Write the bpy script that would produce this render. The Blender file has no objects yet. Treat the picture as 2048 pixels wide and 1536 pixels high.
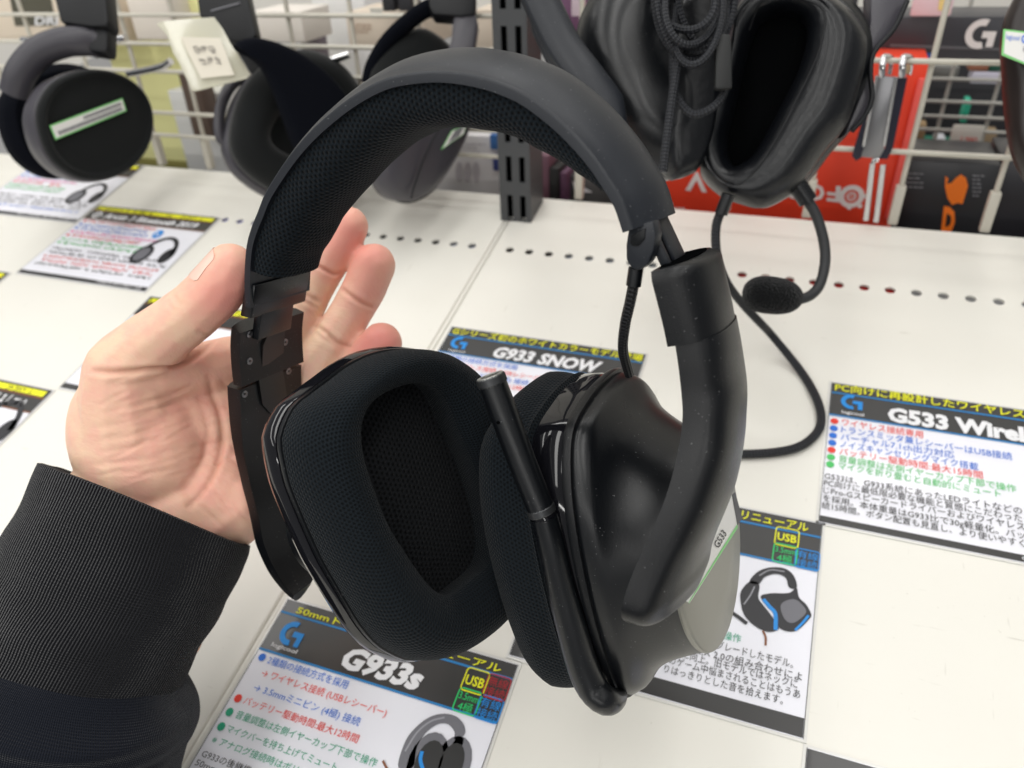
import bpy, bmesh, math, random
import numpy as np
from mathutils import Vector, Matrix
from mathutils.bvhtree import BVHTree

random.seed(7)
rng = np.random.default_rng(7)
scene = bpy.context.scene
COL = scene.collection

# ------------------------------------------------------------------ camera
FPX = 1535.0                      # focal length in photo pixels (2048 wide)
CAMH = 0.34                       # metres above the shelf
RC = np.array([[0.93608852, 0.32949612, -0.12316895],
               [-0.15452502, 0.69973123, 0.69749424],
               [0.31600681, -0.63388367, 0.70592577]])   # columns: world axes in camera space
CPOS = np.array([0.0, 0.0, CAMH])
cam_data = bpy.data.cameras.new('camera')
cam = bpy.data.objects.new('camera', cam_data)
COL.objects.link(cam)
m = np.eye(4)
m[:3, :3] = RC.T
m[:3, 3] = CPOS
cam.matrix_world = Matrix(m.tolist())
cam_data.sensor_width = 36.0
cam_data.lens = 36.0 * FPX / 2048.0
cam_data.clip_start = 0.01
cam_data.clip_end = 50.0
cam_data.dof.use_dof = True
cam_data.dof.focus_distance = 0.255
cam_data.dof.aperture_fstop = 12.5
scene.camera = cam

# ------------------------------------------------------------------ light
world = bpy.data.worlds.new('World')
scene.world = world
world.use_nodes = True
bg = world.node_tree.nodes['Background']
bg.inputs[0].default_value = (0.97, 0.985, 1.0, 1)
bg.inputs[1].default_value = 0.23


def ceiling_lamp(x, y, z, sx, sy, power):
    ld = bpy.data.lights.new('ceiling_light', 'AREA')
    ld.shape = 'RECTANGLE'
    ld.size, ld.size_y = sx, sy
    ld.energy = power
    ld.color = (1.0, 0.985, 0.955)
    lo = bpy.data.objects.new('ceiling_light', ld)
    lo.location = (x, y, z)
    COL.objects.link(lo)
    return lo


for lx in (-2.4, -1.4, -0.4):
    ceiling_lamp(lx, -0.4, 1.75, 0.30, 3.8, 18)
ceiling_lamp(0.40, 0.0, 1.70, 0.34, 2.8, 12.5)
ceiling_lamp(1.60, 0.0, 1.70, 0.30, 3.4, 6)
ceiling_lamp(-0.5, 1.9, 1.9, 2.4, 0.2, 10)
ceiling_lamp(0.0, -4.2, 1.85, 6.0, 0.3, 95)

scene.view_settings.view_transform = 'Standard'
scene.view_settings.look = 'None'
scene.view_settings.exposure = 0.13
scene.view_settings.gamma = 1.0
scene.render.engine = 'CYCLES'
scene.cycles.use_denoising = True
scene.cycles.max_bounces = 8

# ------------------------------------------------------------------ geometry helpers


def cw(v):
    """camera space (x right, y down, z forward) -> world"""
    v = np.asarray(v, float)
    return CPOS + (v * np.array([1, -1, -1])) @ RC


def cdir(v):
    v = np.asarray(v, float)
    return (v * np.array([1, -1, -1])) @ RC


def ray(x, y):
    return np.array([(x - 1024) / FPX, (y - 768) / FPX, 1.0])


def at(x, y, d):
    """photo pixel + depth -> world point"""
    return cw(ray(x, y) * d)


def ground(x, y, z=0.0):
    d = cdir(ray(x, y))
    return CPOS + d * ((z - CAMH) / d[2])


def on_plane(x, y, p, n):
    d = cdir(ray(x, y))
    return CPOS + d * (np.dot(np.asarray(p) - CPOS, n) / np.dot(d, n))


def unit(v):
    v = np.asarray(v, float)
    return v / np.linalg.norm(v)


def catmull(P, n, closed=False):
    """resample control points (k,dim) to n points on a Catmull-Rom curve, even arclength"""
    P = np.asarray(P, float)
    k = len(P)
    out = []
    segs = k if closed else k - 1
    for i in range(segs):
        if closed:
            a, b, c, d = P[(i - 1) % k], P[i], P[(i + 1) % k], P[(i + 2) % k]
        else:
            b, c = P[i], P[i + 1]
            a = P[i - 1] if i > 0 else 2 * b - c
            d = P[i + 2] if i + 2 < k else 2 * c - b
        for t in np.linspace(0, 1, 12, endpoint=False):
            out.append(0.5 * ((2 * b) + (-a + c) * t + (2 * a - 5 * b + 4 * c - d) * t * t + (-a + 3 * b - 3 * c + d) * t ** 3))
    out.append(P[0] if closed else P[-1])
    out = np.array(out)
    s = np.r_[0, np.cumsum(np.linalg.norm(np.diff(out[:, :3] if out.shape[1] >= 3 else out, axis=0), axis=1))]
    q = np.linspace(0, s[-1], n + 1 if closed else n)
    R = np.stack([np.interp(q, s, out[:, j]) for j in range(out.shape[1])], 1)
    return R[:-1] if closed else R


def lerp(a, b, t):
    return np.asarray(a) * (1 - t) + np.asarray(b) * t


def prof(table, t):
    """piecewise-linear lookup of ((t, value), ...)"""
    return float(np.interp(t, [a for a, _ in table], [b for _, b in table]))


# ------------------------------------------------------------------ object helpers
MATS = {}


def new_obj(name, me, mat=None, parent=None, label=None):
    if mat is not None and len(me.materials) == 0:
        me.materials.append(mat)
    o = bpy.data.objects.new(name, me)
    COL.objects.link(o)
    if parent is not None:
        o.parent = parent
    if label:
        o['label'] = label
    return o


def thing(name, label, cat, group=None):
    o = bpy.data.objects.new(name, None)
    o.empty_display_size = 0.01
    COL.objects.link(o)
    return tag(o, label, cat, group)


def tag(o, label, cat, group=None):
    o['label'] = label
    o['category'] = cat
    if group:
        o['group'] = group
    return o


def smooth(me, angle=40):
    me.polygons.foreach_set('use_smooth', [True] * len(me.polygons))
    if angle:
        me.set_sharp_from_angle(angle=math.radians(angle))


def mesh(name, V, F, mat, parent=None, angle=40, label=None, uv=None):
    me = bpy.data.meshes.new(name)
    me.from_pydata([tuple(map(float, v)) for v in V], [], F)
    if uv is not None:
        lay = me.uv_layers.new(name='UVMap')
        for lp in me.loops:
            pass
        arr = np.zeros((len(me.loops), 2))
        k = 0
        for fi, f in enumerate(uv):
            for c in f:
                arr[k] = c
                k += 1
        lay.data.foreach_set('uv', arr.ravel())
    bm = bmesh.new()
    bm.from_mesh(me)
    bmesh.ops.recalc_face_normals(bm, faces=bm.faces)
    bm.to_mesh(me)
    bm.free()
    if angle is not None:
        smooth(me, angle)
    return new_obj(name, me, mat, parent, label)


def loft(name, rings, mat, parent=None, closed=True, cap0=True, cap1=True, loop=False, angle=40, label=None):
    """rings: (R, N, 3). closed: around each ring. loop: last ring joins the first"""
    rings = np.asarray(rings, float)
    R, N = rings.shape[:2]
    V = rings.reshape(-1, 3)
    F, UV = [], []
    su = np.r_[0, np.cumsum(np.linalg.norm(np.diff(rings, axis=0), axis=2).mean(1))]
    d = np.linalg.norm(np.diff(np.concatenate([rings, rings[:, :1]], 1), axis=1), axis=2).mean(0)
    sv = np.r_[0, np.cumsum(d)]
    for i in range(R if loop else R - 1):
        i2 = (i + 1) % R
        u0, u1 = su[i], su[i + 1] if i + 1 < R else su[i] + np.linalg.norm(rings[0] - rings[-1], axis=1).mean()
        for j in range(N if closed else N - 1):
            j2 = (j + 1) % N
            F.append((i * N + j, i * N + j2, i2 * N + j2, i2 * N + j))
            UV.append(((u0, sv[j]), (u0, sv[j + 1]), (u1, sv[j + 1]), (u1, sv[j])))
    if closed and not loop:
        if cap0:
            F.append(tuple(range(N)))
            UV.append([(0, 0)] * N)
        if cap1:
            F.append(tuple((R - 1) * N + j for j in range(N)))
            UV.append([(0, 0)] * N)
    return mesh(name, V, F, mat, parent, angle, label, UV)


def frames(P):
    P = np.asarray(P, float)
    T = np.gradient(P, axis=0)
    T /= np.linalg.norm(T, axis=1)[:, None]
    a = np.array([0, 0, 1.0]) if abs(T[0][2]) < 0.9 else np.array([1.0, 0, 0])
    n = unit(np.cross(T[0], a))
    Ns = []
    for t in T:
        n = unit(n - t * np.dot(n, t))
        Ns.append(n)
    Ns = np.array(Ns)
    return T, Ns, np.cross(T, Ns)


def tube(name, P, r, mat, parent=None, n=12, res=None, caps=True, label=None, angle=50, flat=1.0, closed=False):
    P = np.asarray(P, float)
    if res:
        rr = np.broadcast_to(np.asarray(r, float), (len(P),)).reshape(-1, 1)
        Q = catmull(np.hstack([P, rr]), res, closed)
        P, r = Q[:, :3], Q[:, 3]
    r = np.broadcast_to(np.asarray(r, float), (len(P),))
    T, A, B = frames(P)
    th = np.linspace(0, 2 * math.pi, n, endpoint=False)
    rings = P[:, None, :] + r[:, None, None] * (np.cos(th)[None, :, None] * A[:, None, :] + flat * np.sin(th)[None, :, None] * B[:, None, :])
    return loft(name, rings, mat, parent, cap0=caps, cap1=caps, loop=closed, label=label, angle=angle)


def box(name, origin, ax, ay, az, mat, parent=None, bevel=0.0, label=None, seg=2):
    """origin = corner, ax ay az = full edge vectors"""
    o, ax, ay, az = (np.asarray(v, float) for v in (origin, ax, ay, az))
    me = bpy.data.meshes.new(name)
    bm = bmesh.new()
    vs = [bm.verts.new(tuple(o + ax * i + ay * j + az * k)) for k in (0, 1) for j in (0, 1) for i in (0, 1)]
    for f in ((0, 2, 3, 1), (4, 5, 7, 6), (0, 1, 5, 4), (2, 6, 7, 3), (0, 4, 6, 2), (1, 3, 7, 5)):
        bm.faces.new([vs[i] for i in f])
    bmesh.ops.recalc_face_normals(bm, faces=bm.faces)
    if bevel:
        bmesh.ops.bevel(bm, geom=list(bm.edges), offset=bevel, segments=seg, affect='EDGES', profile=0.5)
    bm.to_mesh(me)
    bm.free()
    smooth(me, 35)
    return new_obj(name, me, mat, parent, label)


def prism(name, poly, ext, mat, parent=None, bevel=0.0, label=None):
    """poly: 3-D polygon, ext: extrusion vector"""
    poly = np.asarray(poly, float)
    me = bpy.data.meshes.new(name)
    bm = bmesh.new()
    a = [bm.verts.new(tuple(p)) for p in poly]
    b = [bm.verts.new(tuple(p + np.asarray(ext))) for p in poly]
    n = len(poly)
    bm.faces.new(a)
    bm.faces.new(b[::-1])
    for i in range(n):
        bm.faces.new((a[i], b[i], b[(i + 1) % n], a[(i + 1) % n]))
    bmesh.ops.recalc_face_normals(bm, faces=bm.faces)
    if bevel:
        bmesh.ops.bevel(bm, geom=[e for e in bm.edges if len(e.link_faces) == 2 and e.calc_face_angle() > 0.5], offset=bevel, segments=2, affect='EDGES', profile=0.5)
    bm.to_mesh(me)
    bm.free()
    smooth(me, 35)
    return new_obj(name, me, mat, parent, label)


def bvh_of(objs):
    V, F = [], []
    for o in objs:
        k = len(V)
        V += [o.matrix_world @ v.co if o.matrix_world != Matrix() else v.co.copy() for v in o.data.vertices]
        F += [[k + i for i in p.vertices] for p in o.data.polygons]
    return BVHTree.FromPolygons(V, F)


def hit(bvh, x, y):
    """first surface point seen through a photo pixel -> (location, normal towards the viewer)"""
    d = Vector(cdir(ray(x, y))).normalized()
    loc, nor, _, _ = bvh.ray_cast(Vector(CPOS), d)
    if loc is None:
        return None, None
    if nor.dot(d) > 0:
        nor = -nor
    return np.array(loc), np.array(nor)


# ------------------------------------------------------------------ materials


def mat(name, color, rough=0.5, metal=0.0, spec=0.5, bump=None, coat=0.0, sss=0.0, var=None, emit=None, trans=0.0, sheen=0.0):
    """bump: (scale, strength, distance); var: (scale, amount) colour mottling in object space"""
    if name in MATS:
        return MATS[name]
    mt = bpy.data.materials.new(name)
    mt.use_nodes = True
    nt = mt.node_tree
    b = nt.nodes['Principled BSDF']
    b.inputs['Base Color'].default_value = (*color, 1)
    b.inputs['Roughness'].default_value = rough
    b.inputs['Metallic'].default_value = metal
    b.inputs['Specular IOR Level'].default_value = spec
    b.inputs['Coat Weight'].default_value = coat
    if sheen:
        b.inputs['Sheen Weight'].default_value = sheen
        b.inputs['Sheen Roughness'].default_value = 0.4
    if trans:
        b.inputs['Transmission Weight'].default_value = trans
    if bump or var:
        tc = nt.nodes.new('ShaderNodeTexCoord')
    if bump:
        nz = nt.nodes.new('ShaderNodeTexNoise')
        nz.inputs['Scale'].default_value = bump[0]
        nz.inputs['Detail'].default_value = 3
        nt.links.new(tc.outputs['Object'], nz.inputs['Vector'])
        bp = nt.nodes.new('ShaderNodeBump')
        bp.inputs['Strength'].default_value = bump[1]
        bp.inputs['Distance'].default_value = bump[2]
        nt.links.new(nz.outputs['Fac'], bp.inputs['Height'])
        nt.links.new(bp.outputs['Normal'], b.inputs['Normal'])
    if var:
        nv = nt.nodes.new('ShaderNodeTexNoise')
        nv.inputs['Scale'].default_value = var[0]
        nv.inputs['Detail'].default_value = 4
        nt.links.new(tc.outputs['Object'], nv.inputs['Vector'])
        mx = nt.nodes.new('ShaderNodeMix')
        mx.data_type = 'RGBA'
        c2 = [max(0, c * (1 - var[1])) for c in color]
        mx.inputs[6].default_value = (*c2, 1)
        c3 = [min(1, c * (1 + var[1])) for c in color]
        mx.inputs[7].default_value = (*c3, 1)
        nt.links.new(nv.outputs['Fac'], mx.inputs[0])
        nt.links.new(mx.outputs[2], b.inputs['Base Color'])
    MATS[name] = mt
    return mt


def mathn(nt, op, a, b=None, c=None):
    n = nt.nodes.new('ShaderNodeMath')
    n.operation = op
    for i, v in enumerate((a, b, c)):
        if v is None:
            continue
        if isinstance(v, (int, float)):
            n.inputs[i].default_value = v
        else:
            nt.links.new(v, n.inputs[i])
    return n.outputs[0]


def braid(name, color, pitch, around):
    """braided jacket: crossing helical strands from the tube UVs (in metres)"""
    mt = mat(name, color, 0.5, spec=0.35)
    nt = mt.node_tree
    b = nt.nodes['Principled BSDF']
    uv = nt.nodes.new('ShaderNodeUVMap')
    sp = nt.nodes.new('ShaderNodeSeparateXYZ')
    nt.links.new(uv.outputs[0], sp.inputs[0])
    u = mathn(nt, 'MULTIPLY', sp.outputs[0], 2 * math.pi / pitch)
    v = mathn(nt, 'MULTIPLY', sp.outputs[1], 2 * math.pi / around)
    h = mathn(nt, 'MULTIPLY', mathn(nt, 'SINE', mathn(nt, 'ADD', u, v)), mathn(nt, 'SINE', mathn(nt, 'SUBTRACT', u, v)))
    f = mathn(nt, 'ADD', mathn(nt, 'MULTIPLY', h, 0.5), 0.5)
    mx = nt.nodes.new('ShaderNodeMix')
    mx.data_type = 'RGBA'
    mx.inputs[6].default_value = (*[c * .25 for c in color], 1)
    mx.inputs[7].default_value = (*[c * 2.6 for c in color], 1)
    nt.links.new(f, mx.inputs[0])
    nt.links.new(mx.outputs[2], b.inputs['Base Color'])
    bp = nt.nodes.new('ShaderNodeBump')
    bp.inputs['Strength'].default_value = 0.9
    bp.inputs['Distance'].default_value = 0.0006
    nt.links.new(f, bp.inputs['Height'])
    nt.links.new(bp.outputs['Normal'], b.inputs['Normal'])
    return mt


def knit(name, color, pitch, strength, dist, hole=0.5, sheen=0.3, stretch=1.0):
    """mesh fabric: hexagonal lattice of small eyelets from the lofted UVs (in metres)"""
    mt = mat(name, color, 0.85, sheen=sheen, spec=0.12)
    nt = mt.node_tree
    b = nt.nodes['Principled BSDF']
    uv = nt.nodes.new('ShaderNodeUVMap')
    sp = nt.nodes.new('ShaderNodeSeparateXYZ')
    nt.links.new(uv.outputs[0], sp.inputs[0])
    nzz = nt.nodes.new('ShaderNodeTexNoise')
    nzz.inputs['Scale'].default_value = 90
    nt.links.new(uv.outputs[0], nzz.inputs['Vector'])
    wob = mathn(nt, 'MULTIPLY', mathn(nt, 'SUBTRACT', nzz.outputs['Fac'], 0.5), 5.0)
    k = 2 * math.pi / pitch
    u = mathn(nt, 'ADD', mathn(nt, 'MULTIPLY', sp.outputs[0], k), wob)
    v = mathn(nt, 'ADD', mathn(nt, 'MULTIPLY', sp.outputs[1], k * stretch), wob)
    s3 = math.sqrt(3) / 2
    a1 = mathn(nt, 'COSINE', u)
    a2 = mathn(nt, 'COSINE', mathn(nt, 'ADD', mathn(nt, 'MULTIPLY', u, 0.5), mathn(nt, 'MULTIPLY', v, s3)))
    a3 = mathn(nt, 'COSINE', mathn(nt, 'SUBTRACT', mathn(nt, 'MULTIPLY', u, 0.5), mathn(nt, 'MULTIPLY', v, s3)))
    hsum = mathn(nt, 'ADD', mathn(nt, 'ADD', a1, a2), a3)      # -1.5 .. 3
    hh = mathn(nt, 'SUBTRACT', 1.0, mathn(nt, 'MULTIPLY', mathn(nt, 'ADD', hsum, 1.5), 1 / 4.5))
    fine = nt.nodes.new('ShaderNodeTexNoise')
    fine.inputs['Scale'].default_value = 2600
    nt.links.new(uv.outputs[0], fine.inputs['Vector'])
    ht = mathn(nt, 'ADD', hh, mathn(nt, 'MULTIPLY', fine.outputs['Fac'], 0.6))
    bp = nt.nodes.new('ShaderNodeBump')
    bp.inputs['Strength'].default_value = strength
    bp.inputs['Distance'].default_value = dist
    nt.links.new(ht, bp.inputs['Height'])
    nt.links.new(bp.outputs['Normal'], b.inputs['Normal'])
    # the eyelets show the black backing between the yarns
    mx = nt.nodes.new('ShaderNodeMix')
    mx.data_type = 'RGBA'
    mx.inputs[6].default_value = (*[c * hole for c in color], 1)
    mx.inputs[7].default_value = (*[c * 2.4 for c in color], 1)
    nt.links.new(hh, mx.inputs[0])
    nt.links.new(mx.outputs[2], b.inputs['Base Color'])
    return mt


M_SHELF = mat('shelf_enamel', (0.80, 0.775, 0.69), 0.32, bump=(60, 0.05, 0.002))
M_BLACK = mat('black_plastic', (0.0032, 0.0040, 0.0054), 0.31, spec=0.5, bump=(1800, 0.10, 0.0003))
M_BAND = mat('band_plastic', (0.0125, 0.0150, 0.0205), 0.42, spec=0.42, bump=(2600, 0.15, 0.0003))
M_ARM = mat('arm_plastic', (0.0030, 0.0036, 0.0048), 0.34, spec=0.34, bump=(2600, 0.2, 0.0003))
M_GLOSS = mat('gloss_black', (0.006, 0.006, 0.008), 0.06)
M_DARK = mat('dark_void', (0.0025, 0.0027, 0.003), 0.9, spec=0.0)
M_KNIT = knit('cushion_knit', (0.0036, 0.0052, 0.0068), 0.00118, 0.75, 0.0005, 0.35, sheen=0.05)
M_KNITB = knit('band_knit', (0.0038, 0.0056, 0.0074), 0.00150, 0.8, 0.0007, 0.2, sheen=0.05)
def dusty(mt, amount):
    """sparse pale dust specks and faint smears, as on any handled display unit"""
    nt = mt.node_tree
    b = nt.nodes['Principled BSDF']
    tc = nt.nodes.new('ShaderNodeTexCoord')
    n1 = nt.nodes.new('ShaderNodeTexNoise')
    n1.inputs['Scale'].default_value = 1700
    n1.inputs['Detail'].default_value = 0
    nt.links.new(tc.outputs['Object'], n1.inputs['Vector'])
    r1 = nt.nodes.new('ShaderNodeValToRGB')
    r1.color_ramp.elements[0].position = 0.815
    r1.color_ramp.elements[1].position = 0.85
    nt.links.new(n1.outputs['Fac'], r1.inputs[0])
    mx = nt.nodes.new('ShaderNodeMix')
    mx.data_type = 'RGBA'
    mx.inputs[6].default_value = b.inputs['Base Color'].default_value[:]
    mx.inputs[7].default_value = (.30, .30, .31, 1)
    nt.links.new(mathn(nt, 'MULTIPLY', r1.outputs[0], amount), mx.inputs[0])
    nt.links.new(mx.outputs[2], b.inputs['Base Color'])
    n2 = nt.nodes.new('ShaderNodeTexNoise')
    n2.inputs['Scale'].default_value = 55
    n2.inputs['Detail'].default_value = 5
    nt.links.new(tc.outputs['Object'], n2.inputs['Vector'])
    r = b.inputs['Roughness'].default_value
    nt.links.new(mathn(nt, 'ADD', mathn(nt, 'MULTIPLY', n2.outputs['Fac'], .22), r - .11), b.inputs['Roughness'])


for m_ in (M_BLACK, M_ARM, M_BAND):
    dusty(m_, .35)
M_WEAVE = knit('driver_cloth', (0.0060, 0.0066, 0.0075), 0.0017, 1.0, 0.0006, 0.2, sheen=0.05)
M_SCREW = mat('dark_screw', (0.22, 0.22, 0.23), 0.3, 0.9)
M_STEEL = mat('chrome', (0.75, 0.75, 0.76), 0.12, 1.0)
M_DISC = mat('grey_disc', (0.24, 0.235, 0.205), 0.38, 0.35, bump=(1500, 0.05, 0.0002))
M_PAPER = mat('card_paper', (0.84, 0.84, 0.90), 0.35, coat=0.3)
M_INKB = mat('ink_black', (0.030, 0.029, 0.028), 0.35, coat=0.3)
M_TXTK = mat('ink_text', (0.02, 0.02, 0.02), 0.5)
M_YEL = mat('ink_yellow', (0.86, 0.85, 0.01), 0.5)
M_BLUE = mat('ink_blue', (0.02, 0.16, 0.65), 0.5)
M_CYAN = mat('ink_line_blue', (0.01, 0.20, 0.50), 0.5)
M_LOGO = mat('ink_logo_blue', (0.01, 0.26, 0.72), 0.5)
M_RED = mat('ink_red', (0.80, 0.05, 0.03), 0.5)
M_GRN = mat('ink_green', (0.02, 0.36, 0.20), 0.5)
M_GRN2 = mat('ink_light_green', (0.08, 0.55, 0.14), 0.5)
M_PINK = mat('ink_pink', (0.85, 0.08, 0.35), 0.5)
M_WHITE = mat('ink_white', (0.82, 0.82, 0.84), 0.5)
M_BROWN = mat('ink_brown', (0.22, 0.07, 0.02), 0.5)
M_GREYP = mat('ink_grey', (0.16, 0.16, 0.18), 0.5)
M_GREYP2 = mat('ink_mid_grey', (0.32, 0.32, 0.35), 0.5)

# ================================================================== shelf (the surface everything stands over)
SEAM = -0.2172
REAR = 0.512
HOLE_Y = 0.440
PITCH = 0.01555
HR = 0.0033


def wear_nodes(mt):
    """scuffs and faint grime of a used enamel shelf"""
    nt = mt.node_tree
    b = nt.nodes['Principled BSDF']
    tc = nt.nodes.new('ShaderNodeTexCoord')
    n1 = nt.nodes.new('ShaderNodeTexNoise')
    n1.inputs['Scale'].default_value = 14
    n1.inputs['Detail'].default_value = 6
    nt.links.new(tc.outputs['Object'], n1.inputs['Vector'])
    mp = nt.nodes.new('ShaderNodeMapping')
    mp.inputs['Scale'].default_value = (260, 42, 1)
    mp.inputs['Rotation'].default_value = (0, 0, 0.6)
    nt.links.new(tc.outputs['Object'], mp.inputs['Vector'])
    n2 = nt.nodes.new('ShaderNodeTexNoise')
    n2.inputs['Scale'].default_value = 1
    n2.inputs['Detail'].default_value = 2
    nt.links.new(mp.outputs[0], n2.inputs['Vector'])
    mpb = nt.nodes.new('ShaderNodeMapping')
    mpb.inputs['Scale'].default_value = (48, 330, 1)
    mpb.inputs['Rotation'].default_value = (0, 0, 0.25)
    nt.links.new(tc.outputs['Object'], mpb.inputs['Vector'])
    n2b = nt.nodes.new('ShaderNodeTexNoise')
    n2b.inputs['Scale'].default_value = 1
    n2b.inputs['Detail'].default_value = 2
    nt.links.new(mpb.outputs[0], n2b.inputs['Vector'])
    r2 = nt.nodes.new('ShaderNodeValToRGB')
    r2.color_ramp.elements[0].position = 0.71
    r2.color_ramp.elements[0].color = (0, 0, 0, 1)
    r2.color_ramp.elements[1].position = 0.80
    r2.color_ramp.elements[1].color = (1, 1, 1, 1)
    nt.links.new(mathn(nt, 'MAXIMUM', n2.outputs['Fac'], n2b.outputs['Fac']), r2.inputs[0])
    n3 = nt.nodes.new('ShaderNodeTexNoise')
    n3.inputs['Scale'].default_value = 330
    nt.links.new(tc.outputs['Object'], n3.inputs['Vector'])
    r3 = nt.nodes.new('ShaderNodeValToRGB')
    r3.color_ramp.elements[0].position = 0.72
    r3.color_ramp.elements[0].color = (0, 0, 0, 1)
    r3.color_ramp.elements[1].position = 0.80
    r3.color_ramp.elements[1].color = (1, 1, 1, 1)
    nt.links.new(n3.outputs['Fac'], r3.inputs[0])
    mx = nt.nodes.new('ShaderNodeMix')
    mx.data_type = 'RGBA'
    mx.inputs[6].default_value = (0.815, 0.80, 0.735, 1)
    mx.inputs[7].default_value = (0.785, 0.76, 0.69, 1)
    nt.links.new(n1.outputs['Fac'], mx.inputs[0])
    mx2 = nt.nodes.new('ShaderNodeMix')
    mx2.data_type = 'RGBA'
    mx2.inputs[7].default_value = (0.52, 0.49, 0.42, 1)
    f2 = mathn(nt, 'MULTIPLY', mathn(nt, 'MAXIMUM', r2.outputs[0], r3.outputs[0]), mathn(nt, 'MULTIPLY', n1.outputs['Fac'], 0.95))
    nt.links.new(f2, mx2.inputs[0])
    nt.links.new(mx.outputs[2], mx2.inputs[6])
    nt.links.new(mx2.outputs[2], b.inputs['Base Color'])


wear_nodes(M_SHELF)


def shelf_board(x0, x1, seam_left, label):
    """one pressed-steel shelf board with a rolled edge and a row of punched holes"""
    y0, y1 = -0.25, REAR
    V, F = [], []

    def quad(a, b, c, d):
        k = len(V)
        V.extend([a, b, c, d])
        F.append((k, k + 1, k + 2, k + 3))

    xs = x0 if seam_left else x1
    r = 0.0016
    inner0 = x0 + (r if seam_left else 0)
    inner1 = x1 - (0 if seam_left else r)
    ya, yb = HOLE_Y - PITCH / 2, HOLE_Y + PITCH / 2
    quad((inner0, y0, 0), (inner1, y0, 0), (inner1, ya, 0), (inner0, ya, 0))
    quad((inner0, yb, 0), (inner1, yb, 0), (inner1, y1, 0), (inner0, y1, 0))
    base = -0.5923 * CAMH
    k0 = math.ceil((inner0 + 0.009 - base) / PITCH)
    k1 = math.floor((inner1 - 0.009 - base) / PITCH)
    prev = inner0
    n = 16
    for k in range(k0, k1 + 1):
        cx = base + k * PITCH
        a, b = cx - PITCH / 2 + 1e-5, cx + PITCH / 2 - 1e-5
        if prev < a:
            quad((prev, ya, 0), (a, ya, 0), (a, yb, 0), (prev, yb, 0))
        prev = b
        st = len(V)
        for j in range(n):
            t = 2 * math.pi * j / n
            c, s = math.cos(t), math.sin(t)
            q = PITCH / 2 / max(abs(c), abs(s))
            V.append((cx + c * (q - 1e-5), HOLE_Y + s * q, 0))
            V.append((cx + c * HR, HOLE_Y + s * HR, 0))
            V.append((cx + c * HR, HOLE_Y + s * HR, -0.0014))
        for j in range(n):
            p, q2 = st + 3 * j, st + 3 * ((j + 1) % n)
            F.append((p, q2, q2 + 1, p + 1))
            F.append((p + 1, q2 + 1, q2 + 2, p + 2))
    quad((prev, ya, 0), (inner1, ya, 0), (inner1, yb, 0), (prev, yb, 0))
    # rolled edge at the seam
    sgn = -1 if seam_left else 1
    pts = [(xs - sgn * r, 0.0)] + [(xs - sgn * r + sgn * r * math.sin(t), -r + r * math.cos(t)) for t in np.linspace(0.3, math.pi / 2, 5)] + [(xs, -0.02)]
    for (xa, za), (xb, zb) in zip(pts[:-1], pts[1:]):
        quad((xa, y0, za), (xb, y0, zb), (xb, y1, zb), (xa, y1, za))
    # rear upstand
    quad((x0, y1, 0), (x1, y1, 0), (x1, y1, -0.02), (x0, y1, -0.02))
    quad((x0, y1, -0.02), (x1, y1, -0.02), (x1, y1 + 0.004, -0.02), (x0, y1 + 0.004, -0.02))
    o = mesh('shelf', V, F, M_SHELF, angle=50)
    o['kind'] = 'structure'
    o['label'] = label
    return o


shelf_board(-1.3, SEAM - 0.0019, False, 'off-white steel shelf board left of the seam')
shelf_board(SEAM + 0.0019, 0.75, True, 'off-white steel shelf board right of the seam')
# narrow rib the boards butt against
box('shelf_rib', (SEAM - 0.0014, -0.25, -0.012), (0.0028, 0, 0), (0, REAR + 0.25, 0), (0, 0, 0.0117), M_SHELF, bevel=0.0006)['kind'] = 'structure'
lower = box('shelf_underside', (-1.3, -0.25, -0.16), (2.05, 0, 0), (0, 1.6, 0), (0, 0, 0.004), mat('floor_grey', (0.25, 0.25, 0.25), 0.7))
lower['kind'] = 'structure'
# coloured goods under the shelf, seen through the holes; dark blocks stand for shade
for nm, xa, xb, c, lb in (('blue_carton', -0.66, -0.435, (0.05, 0.07, 0.62), 'blue carton showing through the left shelf holes'),
                          ('grey_carton', -0.26, -0.222, (0.25, 0.27, 0.33), 'grey carton showing through shelf holes beside the seam'),
                          ('hole_shade_block', -0.33, -0.262, (0.012, 0.012, 0.012), 'added black block darkening the holes under the middle ear cup'),  # added black block, keeps these holes as dark as unlit ones
                          ('post_hole_shade', -0.2105, -0.166, (0.015, 0.012, 0.010), 'added dark block darkening the holes at the foot of the post'),  # also added only to make its holes look unlit
                          ('slate_carton', -0.165, -0.09, (0.25, 0.27, 0.30), 'slate carton showing through holes right of the post'),
                          ('red_carton', -0.06, 0.070, (0.42, 0.015, 0.012), 'red carton showing through holes behind the foam microphone')):
    tag(box(nm, (xa, HOLE_Y - 0.02, -0.05), (xb - xa, 0, 0), (0, 0.04, 0), (0, 0, 0.0470), mat(nm, c, 0.6), bevel=0.001), lb, 'carton')


# ================================================================== printed shelf cards
M_FILM = mat('laminate', (0.74, 0.73, 0.69), 0.12)


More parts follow.
